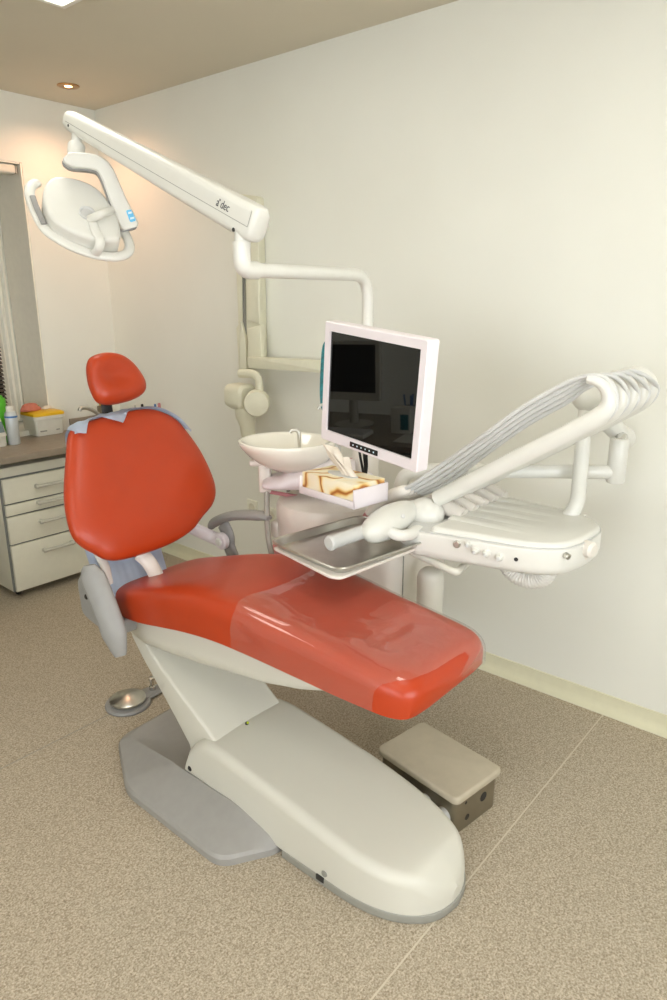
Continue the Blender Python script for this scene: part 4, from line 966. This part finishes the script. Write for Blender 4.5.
# sink tap
tp = onz(97, 421, CZ) ; tp = V((2.47, YW - .14, CZ))
tapo = thing('sink_tap', 'dull chrome tap with curved spout behind the orange backrest', 'tap', tp)
def tpx(x, y): return ony(x, y, YW - .16)
q = crom([tpx(106, 424), tpx(101, 417), tpx(94, 411), tpx(87, 408), tpx(81, 408.2), tpx(79.5, 411)], 6)
obj('spout', tube(B(), q, .012, 14), 'steel', tapo)
bt0 = tpx(106, 424); obj('base', lathe_at(V((bt0.x, bt0.y, CZ)), (0, 0, 1), [(0, 0), (.026, 0), (.026, .03), (.02, .036), (.02, max(.05, bt0.z - CZ + .01)), (0, max(.05, bt0.z - CZ + .012))], 26), 'steel', tapo)
bs = onz(68, 432.5, CZ)
sk = B(); plate(sk, rrect(.36, .34, .05, 6, 2.36, 3.74), CZ + .0004, CZ + .004, .0015); sk = obj('kitchen_sink', sk, 'steel'); tag(sk, 'stainless steel sink set into the worktop in front of the tap', 'sink')
b = B(); plate(b, rrect(.30, .26, .05, 6, 2.36, 3.73), CZ + .0038, CZ + .0045, 0); obj('bowl_shadow', b, 'boxsteel', sk).name = 'sink_bowl_shade'  # flat darker sheet painted as the shade in the bowl, no real hollow
# jar of small instruments beside the tap
def ipx(x, y): return ony(x, y, YW - .08)
jp = ipx(106, 412); j0 = V((2.51, YW - .06, CZ))
def up_bar(name, label, x0, y0, x1, y1, r, m, cat):
    p0, p1 = ony(x0, y0, YW - .05), ony(x1, y1, YW - .05); p0 = V((p0.x, p0.y, CZ + .001)) if False else p0
    return p0, p1
# items stand on a small shelf-ledge on the right wall above the worktop
zr = ony(150, 419, YW - .10)
def on_r(x, y): return onx(x, y, XW - .06)
rz = on_r(150, 413).z - .06
rk = thing('instrument_rack', 'low white rack with pens and small tools behind the backrest top', 'rack', (XW - .07, 3.70, CZ))
b = B(); y0r, y1r = on_r(166, 410).y - .03, on_r(126, 410).y + .02
add_box(b, (XW - .06, (y0r + y1r) / 2, (CZ + rz) / 2), (.10, y1r - y0r, rz - CZ), .006); obj('rack_body', b, 'boxwhite', rk)
def tool(name, x, y, h, r, m, label, cat, g=None, lean=0.):
    p = on_r(x, y); base = V((XW - .06, p.y, rz + .0005)); top = V((XW - .06 + lean, p.y + lean, max(rz + .02, p.z)))
    t = tag(obj(name, tube(B(), [base, (base + top) / 2, top - (top - base).normalized() * .004, top], [r, r, r, r * .6], 12), m), label, cat, g); return t
tool('pen', 159, 403, .1, .009, 'pink', 'pink pen standing in the white rack behind the backrest', 'pen')
tool('pen', 155, 404, .1, .007, 'canblue', 'blue pen standing next to the pink one in the white rack', 'pen')
tool('small_tool', 142, 404, .1, .008, 'dark', 'dark handled tool left of the pens in the white rack', 'tool')
tool('small_tool', 135, 405, .1, .006, 'steel', 'thin steel tool leftmost in the white rack', 'tool')
rg = on_r(148, 407); b = B(); q = [V((XW - .06, rg.y, rz + .028)) + V((0, .028 * math.cos(a), .026 * math.sin(a))) for a in [2 * PI * k / 30 for k in range(31)]]; tube(b, q, .006, 10); tag(obj('wire_ring', b, 'boxsteel'), 'dull wire ring standing upright between the tool and the pens', 'ring')
yp = ony(103, 409, YW - .06); b = B(); add_box(b, (yp.x, yp.y, CZ + (yp.z - CZ) / 2 + .01), (.05, .06, yp.z - CZ + .02), .006)
yb_ = thing('soap_bottle', 'small dark and yellow bottle beside the tap behind the headrest', 'bottle', (yp.x, yp.y, CZ)); obj('bottle', b, 'boxsteel', yb_)
b = B(); add_box(b, (yp.x, yp.y, yp.z + .034), (.035, .03, .026), .006); obj('cap', b, 'yellow', yb_)

# ------------------------------------------------------------------ the desk mirrored in the monitor screen
DZ = .745
KM = Matrix((V((.485, .874, 0)), V((-.874, .485, 0)), V((0, 0, 1)))).transposed().to_4x4(); KM.translation = V((.10, 2.90, 0))   # x along the desk, y away from the sitter
dk = thing('desk', 'grey-brown office desk mirrored in the white monitor screen', 'desk', KM.translation)
b = B(); add_box(b, (-.10, 0, DZ - .0155), (1.30, .76, .03), .003, 2, KM); obj('desktop', b, 'counter', dk)
for x in (-.73, .53):
    b = B(); add_box(b, (x, 0, (DZ - .032) / 2), (.03, .68, DZ - .032), .002, 2, KM); obj('side_panel', b, 'counter', dk)
b = B(); add_box(b, (-.10, .30, .50), (1.22, .018, .40), .002, 2, KM); obj('back_panel', b, 'counter', dk)
dk2 = thing('desk_pedestal', 'cream pedestal cabinet under the mirrored desk', 'cabinet', KM @ V((-.45, .0, 0)))
b = B(); add_box(b, (-.45, -.02, .355), (.44, .56, .70), .003, 2, KM); obj('carcass', b, 'cab', dk2)
for z in (.14, .36, .58): 
    b = B(); add_box(b, (-.45, -.309, z), (.43, .016, .21), .002, 2, KM); obj('drawer', b, 'cab', dk2)
dm = thing('desk_monitor', 'light grey framed computer monitor standing on the desk, mirrored in the white monitor screen', 'monitor', KM @ V((.165, .02, DZ)))
DMM = KM @ frame((.165, -.02, 1.085), (1, 0, 0), (0, .05, 1))
b = B(); ROd = rrect(.42, .35, .012, 4); RId = rrect(.36, .28, .003, 4, 0, .014)
loft(b, [[DMM @ V((x, y, -.05)) for x, y in inset(ROd, .02)], [DMM @ V((x, y, -.03)) for x, y in ROd], [DMM @ V((x, y, 0)) for x, y in inset(ROd, .003)], [DMM @ V((x, y, 0)) for x, y in RId], [DMM @ V((x, y, -.01)) for x, y in RId]]); obj('bezel', b, 'handle', dm)
b = B(); add_box(b, (0, .014, -.006), (.359, .279, .003), 0, 1, DMM); obj('screen', b, 'black', dm, smooth=False)
obj('stand', lathe(B(), [(0, 0), (.12, 0), (.12, .008), (.03, .016), (.025, .20), (0, .20)], KM @ Matrix.Translation((.165, .05, DZ + .001)), 30), 'handle', dm)
kbd = thing('keyboard', 'pale keyboard lying on the desk before the light grey computer monitor', 'keyboard', KM @ V((.16, -.22, DZ)))
b = B(); add_box(b, (.16, -.22, DZ + .012), (.42, .15, .022), .004, 2, KM); obj('case', b, 'boxwhite', kbd)
b = B()
for r_ in range(5):
    for c_ in range(14): add_box(b, (.16 - .195 + .03 * c_, -.275 + .027 * r_, DZ + .026), (.025, .022, .006), 0, 1, KM)
obj('keys', b, 'hose', kbd, smooth=False)
pbx = thing('paper_carton', 'small white printed carton on the desk beside the keyboard', 'carton', KM @ V((-.20, -.08, DZ)))
b = B(); add_box(b, (-.20, -.06, DZ + .075), (.12, .09, .148), .003, 2, KM); obj('carton', b, 'boxwhite', pbx)
b = B(); add_box(b, (-.225, -.1065, DZ + .07), (.05, .003, .09), .001, 2, KM); obj('printed_patch', b, 'teal', pbx)
sh = thing('paper_sheets', 'loose white paper lying flat at the end of the mirrored desk', 'paper', KM @ V((-.40, -.18, DZ)))
b = B(); add_box(b, (-.38, -.20, DZ + .003), (.30, .21, .004), 0, 1, KM); obj('paper', b, 'boxwhite', sh)
pk = thing('pen_cup', 'black pen cup with blue pens on the mirrored desk', 'pen cup', KM @ V((-.16, .18, DZ)))
PKM = KM @ Matrix.Translation((-.14, .20, DZ + .001))
obj('cup', lathe(B(), [(0, 0), (.04, 0), (.04, .10), (.036, .10), (.036, .01), (0, .01)], PKM, 24), 'black', pk)
for a_ in (0, 2, 4): obj('pen', tube(B(), [PKM @ V((.015 * math.cos(a_), .015 * math.sin(a_), .02)), PKM @ V((.034 * math.cos(a_), .034 * math.sin(a_), .17))], .005, 8), 'canblue', pk)
lg = thing('worktop_support', 'taupe board holding up the far end of the grey-brown worktop', 'support board', (.99, 3.75, 0))
b = B(); add_box(b, (.99, 3.76, .3865), (.03, .44, .773), .002); obj('board', b, 'counter', lg)

# ------------------------------------------------------------------ camera and view
cam = bpy.data.cameras.new('camera'); cam.sensor_fit = 'VERTICAL'; cam.sensor_height = 36; cam.sensor_width = 24; cam.lens = F_PX * 36 / 1000; cam.clip_start = .05
co = bpy.data.objects.new('camera', cam); co.location = CAM; co.rotation_euler = (PI / 2 - PITCH, 0, YAW - PI / 2); col.objects.link(co)
sc = bpy.context.scene; sc.camera = co
w = bpy.data.worlds.new('world'); w.use_nodes = True; w.node_tree.nodes['Background'].inputs[0].default_value = (.6, .7, .8, 1); w.node_tree.nodes['Background'].inputs[1].default_value = .3; sc.world = w
sc.view_settings.view_transform = 'Standard'; sc.view_settings.look = 'None'; sc.view_settings.gamma = 1; sc.view_settings.use_curve_mapping = False
sc.view_settings.exposure = 0.0
